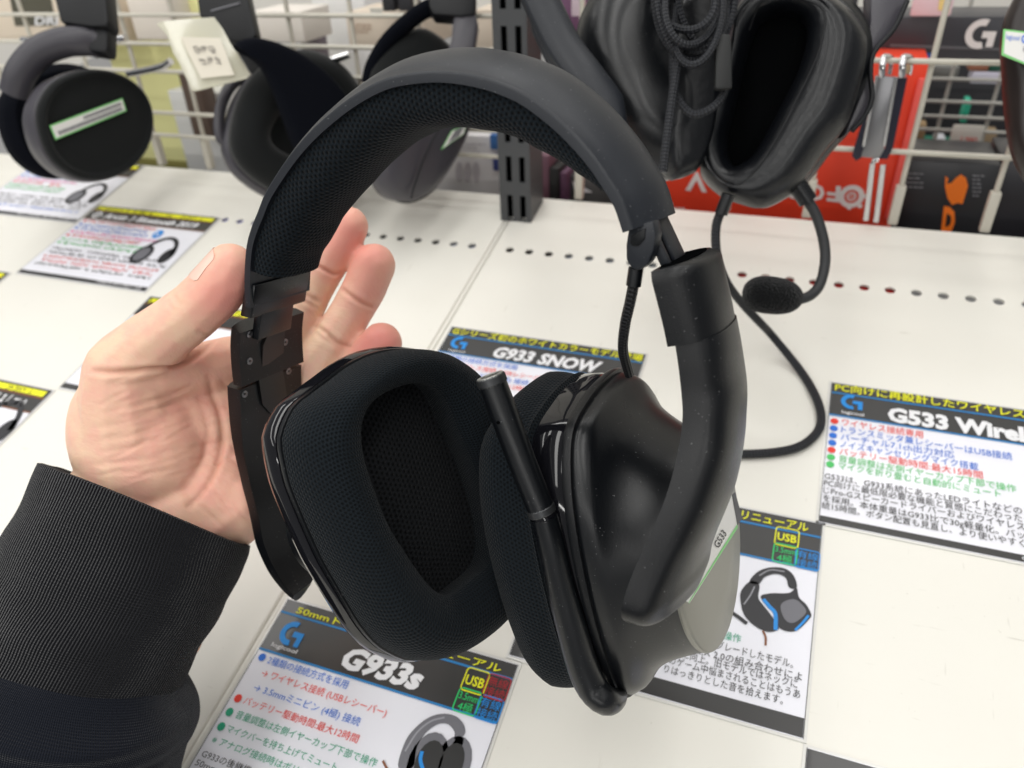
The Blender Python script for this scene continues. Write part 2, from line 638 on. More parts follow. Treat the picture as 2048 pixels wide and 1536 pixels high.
class Card:
    def __init__(s, x, y, w, h, name, label, group='printed product cards on the shelf'):
        s.x, s.y, s.w, s.h = x, y, w, h
        s.root = thing(name, label, 'card', group)
        s.root.location = (x, y, 0.0003)
        n = 10
        V, F = [], []
        for j in range(n + 1):
            for i in range(n + 1):
                V.append(s.P(i / n * w, j / n * h, 0.0005))
        for j in range(n):
            for i in range(n):
                a = j * (n + 1) + i
                F.append((a, a + 1, a + n + 2, a + n + 1))
        rim = [s.P(0, 0, 0), s.P(w, 0, 0), s.P(w, h, 0), s.P(0, h, 0)]
        k = len(V)
        V += rim
        c = [0, n, (n + 1) * (n + 1) - 1, n * (n + 1)]
        for i in range(4):
            F.append((c[i], c[(i + 1) % 4], k + (i + 1) % 4, k + i))
        s.part('paper', V, F, M_PAPER)
        e = 0.0013
        s.part('laminate_margin', [s.P(-e, -e, .0002), s.P(w + e, -e, .0002), s.P(w + e, h + e, .0002), s.P(-e, h + e, .0002), s.P(-e, -e, -.0001), s.P(w + e, -e, -.0001), s.P(w + e, h + e, -.0001), s.P(-e, h + e, -.0001)],
               [(3, 2, 1, 0), (0, 1, 5, 4), (1, 2, 6, 5), (2, 3, 7, 6), (3, 0, 4, 7)], M_FILM)

    def P(s, u, v, z):
        return (u, -v, z)

    def part(s, name, V, F, mt):
        me = bpy.data.meshes.new(name)
        me.from_pydata([tuple(map(float, p)) for p in V], [], F)
        return new_obj(name, me, mt, s.root)

    def uv(s, px):
        g = ground(px[0], px[1])
        return g[0] - s.x, s.y - g[1]

    def rect(s, name, u0, v0, u1, v1, mt, z=0.0008):
        return s.part(name, [s.P(u0, v0, z), s.P(u1, v0, z), s.P(u1, v1, z), s.P(u0, v1, z)], [(0, 3, 2, 1)], mt)

    def poly(s, name, pts, mt, z=0.0009, px=True):
        q = [s.uv(p) if px else p for p in pts]
        q = [tuple(p) for p in catmull(np.array(q), 6 * len(q), True)]
        return s.part(name, [s.P(u, v, z) for u, v in q], [tuple(range(len(q)))], mt)

    def stroke(s, name, pts, width, mt, z=0.0010, px=True, n=24):
        q = np.array([s.uv(p) if px else p for p in pts])
        q = catmull(q, n) if len(q) > 2 else q
        t = np.gradient(q, axis=0)
        t /= np.linalg.norm(t, axis=1)[:, None]
        nn = np.stack([-t[:, 1], t[:, 0]], 1) * width / 2
        V = [s.P(*a, z) for a in q + nn] + [s.P(*a, z) for a in q - nn]
        k = len(q)
        return s.part(name, V, [(i, i + 1, k + i + 1, k + i) for i in range(k - 1)], mt)

    def disc(s, name, c, r, mt, z=0.0010, ry=None, px=True, n=18):
        u, v = s.uv(c) if px else c
        ry = ry or r
        return s.part(name, [s.P(u + r * math.cos(a), v + ry * math.sin(a), z) for a in np.linspace(0, 2 * math.pi, n, endpoint=False)], [tuple(range(n))], mt)

    def txt(s, text, u0, u1, v, h, mt, bold=0.0, shear=0.0, z=0.0011, name='lettering'):
        me = text_mesh(text, bold, shear)
        co = np.empty(len(me.vertices) * 3)
        me.vertices.foreach_get('co', co)
        co = co.reshape(-1, 3)
        x0, x1 = co[:, 0].min(), co[:, 0].max()
        sy = h / 0.86
        sx = (u1 - u0) / (x1 - x0) if u1 is not None else sy
        co[:, 0] = u0 + (co[:, 0] - x0) * sx
        co[:, 1] = -v + co[:, 1] * sy
        co[:, 2] = z
        me.vertices.foreach_set('co', co.ravel())
        me.update()
        return new_obj(name, me, mt, s.root)

    def line(s, text, bl, br, tl, mt, **k):
        a, b, c = s.uv(bl), s.uv(br), s.uv(tl)
        return s.txt(text, a[0], b[0], (a[1] + b[1]) / 2, abs(a[1] - c[1]), mt, **k)

    def scribble(s, u0, u1, v, h, mt, density=0.75, z=0.0010):
        """a line of print too fine to be read: a row of tiny character marks"""
        V, F = [], []
        u = u0
        r = random.Random(int(u0 * 1e5) + int(v * 1e6))
        while u < u1:
            cwid = h * r.uniform(0.65, 1.0)
            if r.random() < density:
                for _ in range(3):
                    if r.random() < 0.5:
                        a, b = r.uniform(0, 0.5), r.uniform(0.6, 1)
                        y = r.uniform(0.05, 0.9)
                        q = (u + a * cwid, v - y * h, u + b * cwid, v - y * h + h * 0.19)
                    else:
                        x = r.uniform(0.05, 0.8)
                        q = (u + x * cwid, v - h * r.uniform(0.7, 1), u + (x + 0.19) * cwid, v - h * r.uniform(0, 0.3))
                    k = len(V)
                    V += [s.P(q[0], q[1], z), s.P(q[2], q[1], z), s.P(q[2], q[3], z), s.P(q[0], q[3], z)]
                    F.append((k, k + 1, k + 2, k + 3))
            u += cwid * 1.05
        return s.part('fine_print', V, F, mt)

    def glogo(s, u, v, sz, mt, z=0.0011):
        """ring-and-hook emblem"""
        ang = np.radians(np.linspace(-75, -285, 26))
        outer = [(u + sz * math.cos(a), v + sz * math.sin(a)) for a in ang]
        inner = [(u + sz * 0.56 * math.cos(a), v + sz * 0.56 * math.sin(a)) for a in ang]
        V = [s.P(*p, z) for p in outer] + [s.P(*p, z) for p in inner]
        k = len(outer)
        F = [(i, i + 1, k + i + 1, k + i) for i in range(k - 1)]
        hook = [(0.12, -0.22), (1.05, -0.22), (1.05, 0.95), (0.62, 0.95), (0.62, 0.24), (0.12, 0.24)]
        b = len(V)
        V += [s.P(u + sz * a, v + sz * c, z) for a, c in hook]
        F += [(b, b + 1, b + 4, b + 5), (b + 1, b + 2, b + 3, b + 4)]
        return s.part('emblem', V, F, mt)

    def badge(s, c, rows, mt, sz=0.0115, colr=None):
        u, v = s.uv(c)
        w2, h2 = sz / 2, sz / 2 * 0.98
        rr = sz * 0.16
        pts, ins = [], []
        for cx, cy, a0 in ((1, 1, 0), (-1, 1, 90), (-1, -1, 180), (1, -1, 270)):
            for a in np.radians(np.linspace(a0, a0 + 90, 5)):
                pts.append((u + cx * (w2 - rr) + rr * math.cos(a), v + cy * (h2 - rr) + rr * math.sin(a)))
                ins.append((u + cx * (w2 - rr) + rr * 0.68 * math.cos(a), v + cy * (h2 - rr) + rr * 0.68 * math.sin(a)))
        k = len(pts)
        V = [s.P(*p, 0.0010) for p in pts] + [s.P(*p, 0.0010) for p in ins]
        s.part('badge_border', V, [(i, (i + 1) % k, k + (i + 1) % k, k + i) for i in range(k)], mt)
        if len(rows) == 1:
            s.txt(rows[0], u - w2 * 0.78, u + w2 * 0.78, v + h2 * 0.42, h2 * 0.95, mt, bold=0.02)
        else:
            s.txt(rows[0], u - w2 * 0.82, u + w2 * 0.82, v - h2 * 0.06, h2 * 0.72, mt, bold=0.0)
            wd = 0.6 if len(rows[1]) == 2 and rows[1][0] == '4' else 0.82
            s.txt(rows[1], u - w2 * wd, u + w2 * wd, v + h2 * 0.78, h2 * 0.72, mt, bold=0.0)


TXT_CACHE = {}


def text_mesh(text, bold=0.0, shear=0.0):
    key = (text, bold, shear)
    if key not in TXT_CACHE:
        c = bpy.data.curves.new('lettering', 'FONT')
        c.body = text
        c.size = 1.0
        c.resolution_u = 2
        c.offset = bold
        c.shear = shear
        c.fill_mode = 'FRONT'
        o = bpy.data.objects.new('lettering', c)
        COL.objects.link(o)
        bpy.context.view_layer.update()
        dg = bpy.context.evaluated_depsgraph_get()
        TXT_CACHE[key] = bpy.data.meshes.new_from_object(o.evaluated_get(dg))
        bpy.data.objects.remove(o)
        bpy.data.curves.remove(c)
        TXT_CACHE[key].materials.clear()
    return TXT_CACHE[key].copy()


def zp(ox, oy, s):
    return lambda x, y: (ox + x / s, oy + y / s)


H = CAMH


def header(cd, vb1, vb2, linemat=M_CYAN, t=0.0011, foot=0.0055):
    cd.rect('header_band', 0.0004, 0.0003, cd.w - 0.0004, vb2, M_INKB, 0.0007)
    cd.rect('rule_line', 0.0004, vb1 - t / 2, cd.w - 0.0004, vb1 + t / 2, linemat, 0.0009)
    cd.rect('rule_line', 0.0004, vb2 - t / 2, cd.w - 0.0004, vb2 + t / 2, linemat, 0.0009)
    if foot:
        cd.rect('footer_band', 0.0004, cd.h - foot, cd.w - 0.0004, cd.h - 0.0003, M_INKB, 0.0007)
    e = 0.0003
    for u0, u1 in ((0, e), (cd.w - e, cd.w)):
        cd.rect('edge_line', u0, 0, u1, cd.h, M_INKB, 0.0008)


# --- the front card (bottom centre)
c1 = Card(-0.2140, 0.1342, 0.1252, 0.105, 'product_card', 'front card with blue emblem and four framed badges, below the left ear cushion')
z = zp(350, 1180, 2.926)
header(c1, c1.uv(z(640, 135))[1], c1.uv(z(510, 350))[1])
c1.line('50mmドライバーにリニューアル', z(712, 138), z(1905, 492), z(727, 96), M_YEL, bold=0.012)
u, v = c1.uv(z(690, 262))
c1.glogo(u, v, 0.0062, M_LOGO)
c1.line('logicool', z(565, 338), z(716, 378), z(572, 308), M_WHITE, bold=0.012)
c1.line('G933s', z(962, 455), z(1432, 588), z(1010, 312), M_WHITE, bold=0.05, shear=0.22)
for t, bl, br, mt in (('2種類の接続方式を採用', (540, 435), (1008, 580), M_BLUE),
                      ('→ ワイヤレス接続 (USBレシーバー)', (505, 510), (1235, 745), M_RED),
                      ('→ 3.5mmミニピン (4極) 接続', (460, 595), (1080, 797), M_BLUE),
                      ('バッテリー駆動時間:最大12時間', (400, 672), (1070, 897), M_RED),
                      ('音量調整は左側イヤーカップ下部で操作', (355, 752), (1178, 1040), M_GRN),
                      ('マイクバーを持ち上げてミュート', (300, 838), (945, 1060), M_GRN),
                      ('※ アナログ接続時はボリ', (210, 908), (720, 1068), M_GRN),
                      ('G933の後継機', (152, 988), (445, 1075), M_TXTK), ('50mm', (118, 1035), (245, 1070), M_TXTK)):
    c1.line(t, z(*bl), z(*br), z(bl[0] + 14, bl[1] - 46), mt, bold=0.0)
for p, mt in (((515, 400), M_BLUE), ((375, 640), M_RED), ((325, 720), M_GRN), ((277, 805), M_GRN)):
    c1.disc('bullet', z(*p), 0.0019, mt)
c1.badge(z(1760, 540), ['USB'], M_YEL)
c1.badge(z(1885, 577), ['無線', '接続'], mat('ink_badge_red', (0.42, 0.02, 0.03), 0.5))
c1.badge(z(1714, 660), ['3.5mm', '4極'], mat('ink_badge_green', (0.02, 0.62, 0.16), 0.5))
c1.badge(z(1840, 702), ['有線', '接続'], M_LOGO)
c1.poly('picture_band', [z(*p) for p in ((1310, 1042), (1345, 905), (1400, 822), (1480, 757), (1560, 731), (1640, 742), (1690, 790), (1698, 850), (1640, 885), (1638, 835), (1600, 792), (1540, 792), (1470, 842), (1420, 925), (1395, 1042))], M_GREYP)
c1.stroke('picture_highlight', [z(*p) for p in ((1350, 950), (1420, 840), (1500, 775), (1580, 752))], 0.0008, M_GREYP2)
c1.poly('picture_slider', [z(*p) for p in ((1640, 885), (1690, 870), (1680, 930), (1660, 980), (1610, 960))], M_TXTK)
c1.disc('picture_cup', z(1480, 1010), 0.0085, M_GREYP, 0.0009, 0.0125)
c1.disc('picture_cup_face', z(1488, 1010), 0.0058, M_TXTK, 0.0010, 0.009)
c1.stroke('picture_accent', [z(*p) for p in ((1450, 950), (1440, 1000), (1455, 1060))], 0.0016, M_LOGO, 0.0011)
c1.disc('picture_cup', z(1625, 1020), 0.0080, M_GREYP, 0.0009, 0.0115)
c1.disc('picture_cup_face', z(1620, 1020), 0.0052, M_TXTK, 0.0010, 0.0085)
c1.stroke('picture_microphone', [z(*p) for p in ((1220, 1005), (1250, 1060), (1300, 1120))], 0.001, M_BROWN, 0.001)

# --- the card partly under the right ear cup
c2 = Card(-0.0945, 0.2458, 0.1295, 0.1085, 'product_card', 'card with picture of a blue-trimmed headset, right of the ear cup')
z = zp(1250, 980, 2.762)
header(c2, c2.uv(z(860, 225))[1], c2.uv(z(860, 408))[1], foot=0.0085)
c2.line('リニューアル', z(640, 165), z(1010, 235), z(651, 120), M_YEL, bold=0.012)
c2.badge(z(893, 270), ['USB'], M_YEL)
c2.badge(z(882, 362), ['3.5mm', '4極'], MATS['ink_badge_green'])
c2.badge(z(1005, 392), ['有線', '接続'], M_LOGO)
for t, bl, br, mt in (('操作', (540, 832), (638, 845), M_GRN), ('アップグレードしたモデル。', (372, 850), (925, 985), M_TXTK),
                      ('hone:X 2.0の組み合わせによ', (318, 902), (975, 1048), M_TXTK),
                      ('段に向上。旧モデルではネックに', (265, 927), (950, 1092), M_TXTK),
                      ('のゲーム中悩まされることはもうあ', (238, 972), (965, 1147), M_TXTK),
                      ('りはっきりとした音を拾えます。', (212, 1017), (870, 1182), M_TXTK)):
    c2.line(t, z(*bl), z(*br), z(bl[0] + 5, bl[1] - 44), mt, bold=0.0)
kk = mat('picture_black', (0.022, 0.022, 0.026), 0.5)
c2.poly('picture_band', [z(*p) for p in ((685, 515), (730, 460), (800, 435), (880, 440), (930, 480), (948, 545), (905, 545), (885, 490), (830, 470), (770, 488), (738, 525))], kk)
c2.poly('picture_cup', [z(*p) for p in ((640, 565), (690, 512), (740, 528), (735, 600), (760, 640), (800, 690), (845, 760), (840, 780), (790, 790), (720, 760), (660, 700), (638, 630))], kk)
c2.poly('picture_cup', [z(*p) for p in ((748, 600), (800, 578), (905, 575), (945, 545), (960, 600), (1000, 640), (1026, 690), (1020, 715), (940, 786), (850, 768), (830, 690))], kk, 0.00085)
c2.poly('picture_cup_face', [z(*p) for p in ((860, 640), (930, 610), (985, 650), (995, 690), (930, 740), (880, 720))], M_GREYP, 0.00095)
c2.stroke('picture_accent', [z(*p) for p in ((762, 610), (795, 650), (828, 690), (830, 780))], 0.0018, M_LOGO)
c2.stroke('picture_accent', [z(*p) for p in ((1012, 700), (980, 740), (938, 782))], 0.0011, M_LOGO)
c2.stroke('picture_microphone', [z(*p) for p in ((590, 685), (630, 712), (672, 745))], 0.0018, kk)
c2.stroke('picture_cable', [z(*p) for p in ((760, 785), (775, 820), (775, 866))], 0.0010, M_BROWN)
c2.stroke('picture_highlight', [z(*p) for p in ((655, 640), (690, 590), (715, 540))], 0.0006, M_GREYP2)
c2.stroke('picture_highlight', [z(*p) for p in ((740, 480), (800, 450), (880, 458))], 0.0006, M_GREYP2)

# --- the card at the right edge
c3 = Card(0.0329, 0.3468, 0.133, 0.1003, 'product_card', 'card with seven coloured bullet lines cut off by the right edge')
z = zp(1600, 740, 3.839)
header(c3, c3.uv(z(240, 180))[1], c3.uv(z(225, 350))[1], foot=0.0042)
c3.line('PC向けに再設計したワイヤレス', z(265, 168), z(1722, 378), z(272, 112), M_YEL, bold=0.012)
u, v = c3.uv(z(392, 258))
c3.glogo(u, v, 0.0056, M_LOGO)
c3.line('logicool', z(316, 345), z(486, 366), z(318, 318), M_WHITE, bold=0.012)
c3.line('G533 Wirel', z(668, 400), z(1722, 560), z(690, 282), M_WHITE, bold=0.05)
for t, bl, br, mt in (('ワイヤレス接続専用', (318, 433), (940, 532), M_RED), ('トランスミッタ兼レシーバーはUSB接続', (312, 487), (1625, 702), M_BLUE),
                      ('バーチャル7.1ch出力対応', (308, 546), (1180, 686), M_BLUE), ('ノイズキャンセリングマイク搭載', (302, 601), (1365, 778), M_BLUE),
                      ('バッテリー駆動時間:最大15時間', (298, 656), (1398, 843), M_RED), ('音量調整は左側イヤーカップ下部で操作', (293, 712), (1656, 948), M_GRN2),
                      ('マイクを折り畳むと自動的にミュート', (290, 768), (1536, 987), M_GRN2),
                      ('G533は、G933系統にあったLEDライトなどの', (183, 848), (1700, 1112), M_TXTK), ('PC向けに最低限必要な機能と質感にこだわった', (178, 903), (1700, 1168), M_TXTK),
                      ('じPro-Gスピーカードライバーおよびワイヤレス', (175, 957), (1720, 1236), M_TXTK), ('を採用。本体重量はG933比で30g軽量化。バッ', (172, 1013), (1720, 1306), M_TXTK),
                      ('続15時間。ボタン配置も見直し、より使いやすく', (162, 1072), (1718, 1366), M_TXTK)):
    c3.line(t, z(*bl), z(*br), z(bl[0] + 4, bl[1] - 50), mt, bold=0.0)
for i, mt in enumerate((M_RED, M_BLUE, M_BLUE, M_BLUE, M_RED, M_GRN2, M_GRN2)):
    c3.disc('bullet', z(262 - 5.6 * i, 403 + 55.3 * i), 0.0021, mt)
c3.line('G', z(1697, 1468), z(1745, 1478), z(1697, 1435), M_WHITE)

# --- the card behind the ear cups
c4 = Card(-0.2108, 0.3478, 0.1340, 0.1030, 'product_card', 'card with slanted white title half hidden behind the ear cushions')
z = zp(850, 620, 4.357)
header(c4, c4.uv(z(205, 222))[1], c4.uv(z(115, 368))[1])
c4.line('Gシリーズ初のホワイトカラーモデル登場', z(238, 212), z(1888, 462), z(252, 158), M_YEL, bold=0.012)
u, v = c4.uv(z(300, 298))
c4.glogo(u, v, 0.0056, M_LOGO)
c4.line('logicool', z(208, 366), z(345, 388), z(215, 346), M_WHITE, bold=0.01)
c4.line('G933 SNOW', z(582, 418), z(1522, 560), z(612, 312), M_WHITE, bold=0.045, shear=0.2)
for t, bl, br, mt in (('2種類の接続方式を採用', (165, 432), (796, 534), M_BLUE), ('→ ワイヤレス接続 (USBレシーバー)', (140, 482), (1080, 640), M_RED),
                      ('→ 3.5mmミニピン (4極) 接続', (105, 535), (895, 668), M_BLUE), ('バッテリー駆動時間:最大12時間', (60, 585), (900, 725), M_RED)):
    c4.line(t, z(*bl), z(*br), z(bl[0] + 6, bl[1] - 40), mt, bold=0.0)


def small_card(x, y, w, h, label, title=None, lines=(), picture=None, brown=True):
    cd = Card(x, y, w, h, 'product_card', label)
    header(cd, 0.0085, 0.0215, M_BROWN, foot=0.005)
    cd.rect('headline_strip', 0.003, 0.0022, w - 0.003, 0.0072, M_YEL, 0.0009)
    cd.scribble(0.004, w - 0.004, 0.0069, 0.0042, M_TXTK, 0.55, 0.0010)
    if title:
        cd.txt(title, 0.020, w - 0.012, 0.0185, 0.0085, M_WHITE, bold=0.035, shear=0.25)
        cd.disc('emblem', (0.0115, 0.0150), 0.0048, M_WHITE, px=False)
        cd.disc('emblem', (0.0115, 0.0150), 0.0032, M_INKB, 0.0011, px=False)
        cd.disc('emblem', (0.0115, 0.0150), 0.0014, M_WHITE, 0.0012, px=False)
    for v, u1, mt in lines:
        cd.disc('bullet', (0.006, v - 0.0018), 0.0016, mt, px=False)
        cd.scribble(0.010, u1, v, 0.0040, mt, 0.95)
    if picture:
        px, py, s = picture
        a = np.linspace(math.radians(200), math.radians(345), 22)
        cd.stroke('picture_band', [(px + 0.017 * s * math.cos(t), py + 0.030 * s * math.sin(t)) for t in a], 0.004 * s, kk, px=False)
        cd.disc('picture_cup', (px - 0.013 * s, py - 0.004 * s), 0.0095 * s, kk, 0.0010, 0.013 * s, px=False)
        cd.disc('picture_cup_face', (px - 0.013 * s, py - 0.004 * s), 0.0065 * s, M_GREYP, 0.0011, 0.0095 * s, px=False)
        cd.disc('picture_cup', (px + 0.013 * s, py - 0.006 * s), 0.0060 * s, kk, 0.0010, 0.011 * s, px=False)
    return cd


LN = ((0.0270, 0.086, M_RED), (0.0325, 0.082, M_BLUE), (0.0380, 0.089, M_BLUE), (0.0435, 0.101, M_PINK), (0.0490, 0.085, M_RED), (0.0545, 0.094, M_GRN2), (0.0600, 0.094, M_GRN2))
c5 = small_card(-0.6085, 0.4405, 0.1370, 0.1030, 'blurred card with a round blue mark, just beyond the thumb', 'Arctis 3 Bluetooth 2019', LN, (0.112, 0.064, 0.95))
for i, (v, u1, mt) in enumerate(((0.0680, 0.118, M_TXTK), (0.0735, 0.130, M_TXTK), (0.0790, 0.130, M_RED), (0.0845, 0.128, M_RED), (0.0895, 0.128, M_TXTK))):
    c5.scribble(0.006, u1, v, 0.0036, mt, 0.9)
c5.scribble(0.085, 0.132, 0.1015, 0.0032, M_WHITE, 0.95)
c5.disc('round_mark', (0.0945, 0.0320), 0.0045, M_LOGO, px=False, ry=0.0058)
c5.txt('B', 0.0928, 0.0962, 0.0350, 0.0062, M_WHITE, z=0.0012)
c6 = small_card(-0.745, 0.510, 0.133, 0.0985, 'white card lying under the hanging headset at far left', None, tuple((v - 0.002, u - 0.02, m_) for v, u, m_ in LN), (0.112, 0.064, 0.9))
for v, u1, mt in ((0.0690, 0.118, M_TXTK), (0.0745, 0.125, M_TXTK), (0.0800, 0.12, M_TXTK), (0.0855, 0.122, M_BLUE)):
    c6.scribble(0.006, u1, v, 0.0036, mt, 0.9)
c6.scribble(0.06, 0.128, 0.0968, 0.0032, M_WHITE, 0.95)
c7 = small_card(-0.4620, 0.3335, 0.137, 0.1010, 'card mostly hidden behind the thumb and wrist', None, (), None)
for v, u1 in ((0.080, 0.1), (0.086, 0.09), (0.091, 0.1)):
    c7.scribble(0.008, u1, v, 0.0042, M_TXTK, 0.9)
c8 = small_card(-0.6015, 0.2290, 0.137, 0.1010, 'card with grey title strip at left edge above the sleeve', None, (), (0.118, 0.046, 1.0))
c8.scribble(0.07, 0.125, 0.0185, 0.0085, M_WHITE, 0.95)
c9 = small_card(-0.7520, 0.3360, 0.137, 0.1010, 'card corner with yellow strip at left edge level with the thumb', None, (), None)
c10 = Card(0.0365, 0.1343, 0.13, 0.105, 'product_card', 'dark-headed card at the bottom right corner')
header(c10, 0.0095, 0.028)

# ================================================================== the headset held in the hand
# headset frame (camera space): L left->right, W front->back (away from us), U up
hW = unit([0.48, -0.31, 0.82])
hO = ray(462, 655) * 0.287
hK = hO @ hW
_ra = ray(1298, 545)
_ra = _ra * (hK / (_ra @ hW))
hL = unit(_ra - hO)
hU = -unit(np.cross(hW, hL))
Ow, Lw, Ww, Uw = cw(hO), cdir(hL), cdir(hW), cdir(hU)


def hp(l, w, u):
    return Ow + Lw * l + Ww * w + Uw * u


def onw(x, y, w=0.0):
    return on_plane(x, y, Ow + Ww * w, Ww)


def onl(x, y, l):
    return on_plane(x, y, Ow + Lw * l, Lw)


def to_hs(P):
    D = np.asarray(P) - Ow
    return np.stack([D @ Lw, D @ Ww, D @ Uw], -1)


HC = hp(0.08, 0, -0.02)           # rough centre, tells outside from inside

headset = thing('gaming_headset', 'black wireless over-ear gaming headset held up by the hand', 'headset')


def sweep(name, pts, n, w0, width, thick, crown, material, parent, power=0.75, seg=18, edge=0.0011, outward=None, label=None, angle=35, skew=0.5):
    """band of plastic: near outer edge follows pts; width along W; crowned outside. width/thick/crown are functions of t"""
    P = catmull(np.asarray(pts), n)
    T = np.gradient(P, axis=0)
    T /= np.linalg.norm(T, axis=1)[:, None]
    rings = []
    for i in range(n):
        t = i / (n - 1)
        N = unit(np.cross(T[i], Ww))
        ref = (P[i] - HC) if outward is None else outward
        if np.dot(N, ref) < 0:
            N = -N
        wd, th, cr = width(t), thick(t), crown(t)
        o = w0(t) if callable(w0) else w0
        sec = [(o, -th)] + [(o + edge * (1 - math.cos(b_)), -edge + edge * math.sin(b_)) for b_ in np.linspace(0, math.pi / 2, 5)]
        for a in np.linspace(0, 1, seg)[1:-1]:
            aa = a ** (math.log(0.5) / math.log(skew)) if skew != 0.5 else a
            sec.append((o + edge + (wd - 2 * edge) * a, cr * max(0, math.sin(math.pi * aa)) ** power))
        sec += [(o + wd - edge, 0.0), (o + wd, -edge), (o + wd, -th)]
        rings.append([P[i] + Ww * a + N * b for a, b in sec])
    return loft(name, rings, material, parent, angle=angle, label=label)


def dome(name, P, wds, offs, heights, material, parent, outward, q=0.55, p=0.85, seg=26, label=None, base=0.0, tilt=None):
    """rounded bar: base edge on P (near side), width along W, domed height along the outward normal"""
    T = np.gradient(P, axis=0)
    T /= np.linalg.norm(T, axis=1)[:, None]
    rings = []
    for i in range(len(P)):
        N = unit(np.cross(T[i], Ww))
        if np.dot(N, outward) < 0:
            N = -N
        sec = []
        for a in np.linspace(0, math.pi, seg):
            c = math.cos(a)
            sec.append((offs[i] + wds[i] / 2 * (1 - np.sign(c) * abs(c) ** p), heights[i] * math.sin(a) ** q))
        for f in (.8, .5, .2):
            sec.append((offs[i] + wds[i] * f, -base))
        Wd = Ww if tilt is None else unit(Ww + Lw * tilt[i])
        rings.append([P[i] + Wd * a + N * b for a, b in sec])
    return loft(name, rings, material, parent, angle=50, label=label)


# ---- head band
BAND = [(487, 612), (486, 555), (490, 494), (500, 455), (514, 420), (526, 389), (549, 350), (575, 312), (605, 275), (640, 240), (700, 192), (766, 156), (832, 142), (892, 140), (955, 149), (1005, 164), (1059, 190), (1130, 246), (1190, 311), (1229, 368), (1250, 404), (1268, 458)]
bandP = [onw(*p) for p in BAND]
sweep('headband_shell', bandP, 72, 0.0, lambda t: prof(((0, .031), (.5, .037), (.8, .035), (1, .031)), t), lambda t: .0033,
      lambda t: prof(((0, .003), (.35, .0055), (.6, .0066), (1, .0055)), t), M_BAND, headset, power=0.8)

# ---- padded cushion under the band
nB = 90
PB = catmull(np.asarray(bandP), nB)
TB = np.gradient(PB, axis=0)
TB /= np.linalg.norm(TB, axis=1)[:, None]
rings = []
i0, i1 = 6, 83
for i in range(i0, i1 + 1):
    t = (i - i0) / (i1 - i0)
    N = unit(np.cross(TB[i], Ww))
    if np.dot(N, PB[i] - HC) < 0:
        N = -N
    th = prof(((0, .0105), (.1, .0135), (.3, .0145), (.45, .0125), (.7, .0125), (.85, .0105), (.95, .0065), (1, .003)), t)
    wd = prof(((0, .0275), (.5, .0325), (1, .0255)), t)
    base = PB[i] - N * 0.0026 + Ww * 0.0017
    sec = [(0.0, 0.0)]
    for a in np.linspace(0, math.pi, 26):
        sec.append((wd / 2 - wd / 2 * np.sign(math.cos(a)) * abs(math.cos(a)) ** 0.72, -th * math.sin(a) ** 0.62 - 0.0006))
    sec.append((wd, 0.0))
    sec = [(wd / 2 + (a - wd / 2), b) for a, b in sec]
    rings.append([base + Ww * a + N * b for a, b in sec])
band_cushion = loft('headband_cushion', rings, M_KNITB, headset, angle=60)


def block(name, poly, w0, w1, material, parent, bevel=0.001, label=None):
    """prism: outline given in the near plane (photo pixels), extruded along W"""
    P = [onw(*p, 0.0) + Ww * w0 for p in poly]
    return prism(name, P, Ww * (w1 - w0), material, parent, bevel, label)


# ---- left slider, hinge and arm (seen from inside)
def inner_strip(pts, thick, sgn=1):
    P = catmull(np.asarray([onw(*p) for p in pts]), 20)
    return P


block('slider_plate', [(484, 566), (505, 572), (497, 640), (474, 634)], 0.0012, 0.030, M_BLACK, headset, 0.0008)
block('slider_bar', [(486, 600), (500, 604), (492, 690), (478, 686)], 0.006, 0.0235, M_BLACK, headset, 0.0006)
yokeL = sweep('hinge_block', [onw(*p) for p in ((460, 655), (458, 690), (460, 730), (464, 768))], 14, 0.0, lambda t: .0335, lambda t: .0055, lambda t: .003, M_ARM, headset, outward=-Lw)
armL = sweep('yoke_arm', [onw(*p) for p in ((452, 772), (456, 805), (467, 869), (489, 946), (516, 1010), (540, 1074), (563, 1124), (590, 1160), (612, 1180))], 40, lambda t: prof(((0, 0), (.4, -.003), (.7, -.008), (1, -.008)), t),
             lambda t: prof(((0, .0335), (.35, .033), (.7, .026), (.93, .019), (.98, .015), (1, .010)), t), lambda t: prof(((0, .0075), (.12, .0075), (.3, .006), (.85, .0055), (1, .003)), t), lambda t: .0035, M_ARM, headset, outward=-Lw)
for o_ in (yokeL, armL):
    pass
bv = bvh_of([yokeL, armL])


def inset_plate(name, pts, surf, lift, depth, material, parent, label=None):
    """thin raised plate whose outline is laid onto a surface"""
    P, Ns = [], []
    for p in pts:
        a, b = hit(surf, *p)
        if a is None:
            continue
        P.append(a)
        Ns.append(b)
    N = unit(np.mean(Ns, axis=0))
    c = np.mean(P, axis=0)
    P = [q - N * np.dot(q - c, N) for q in P]
    return prism(name, [q + N * lift for q in P], -N * depth, material, parent, 0.0, label)


inset_plate('hinge_inlay', [(533, 668), (545, 655), (560, 650), (567, 660), (566, 705), (525, 738), (523, 690)], bv, 0.0006, 0.003, mat('inlay_brown', (0.012, 0.009, 0.009), 0.3), headset)
inset_plate('hinge_recess', [(518, 752), (566, 730), (572, 800), (560, 825), (540, 828), (522, 808)], bv, 0.0005, 0.003, mat('recess_black', (0.003, 0.003, 0.004), 0.3), headset)


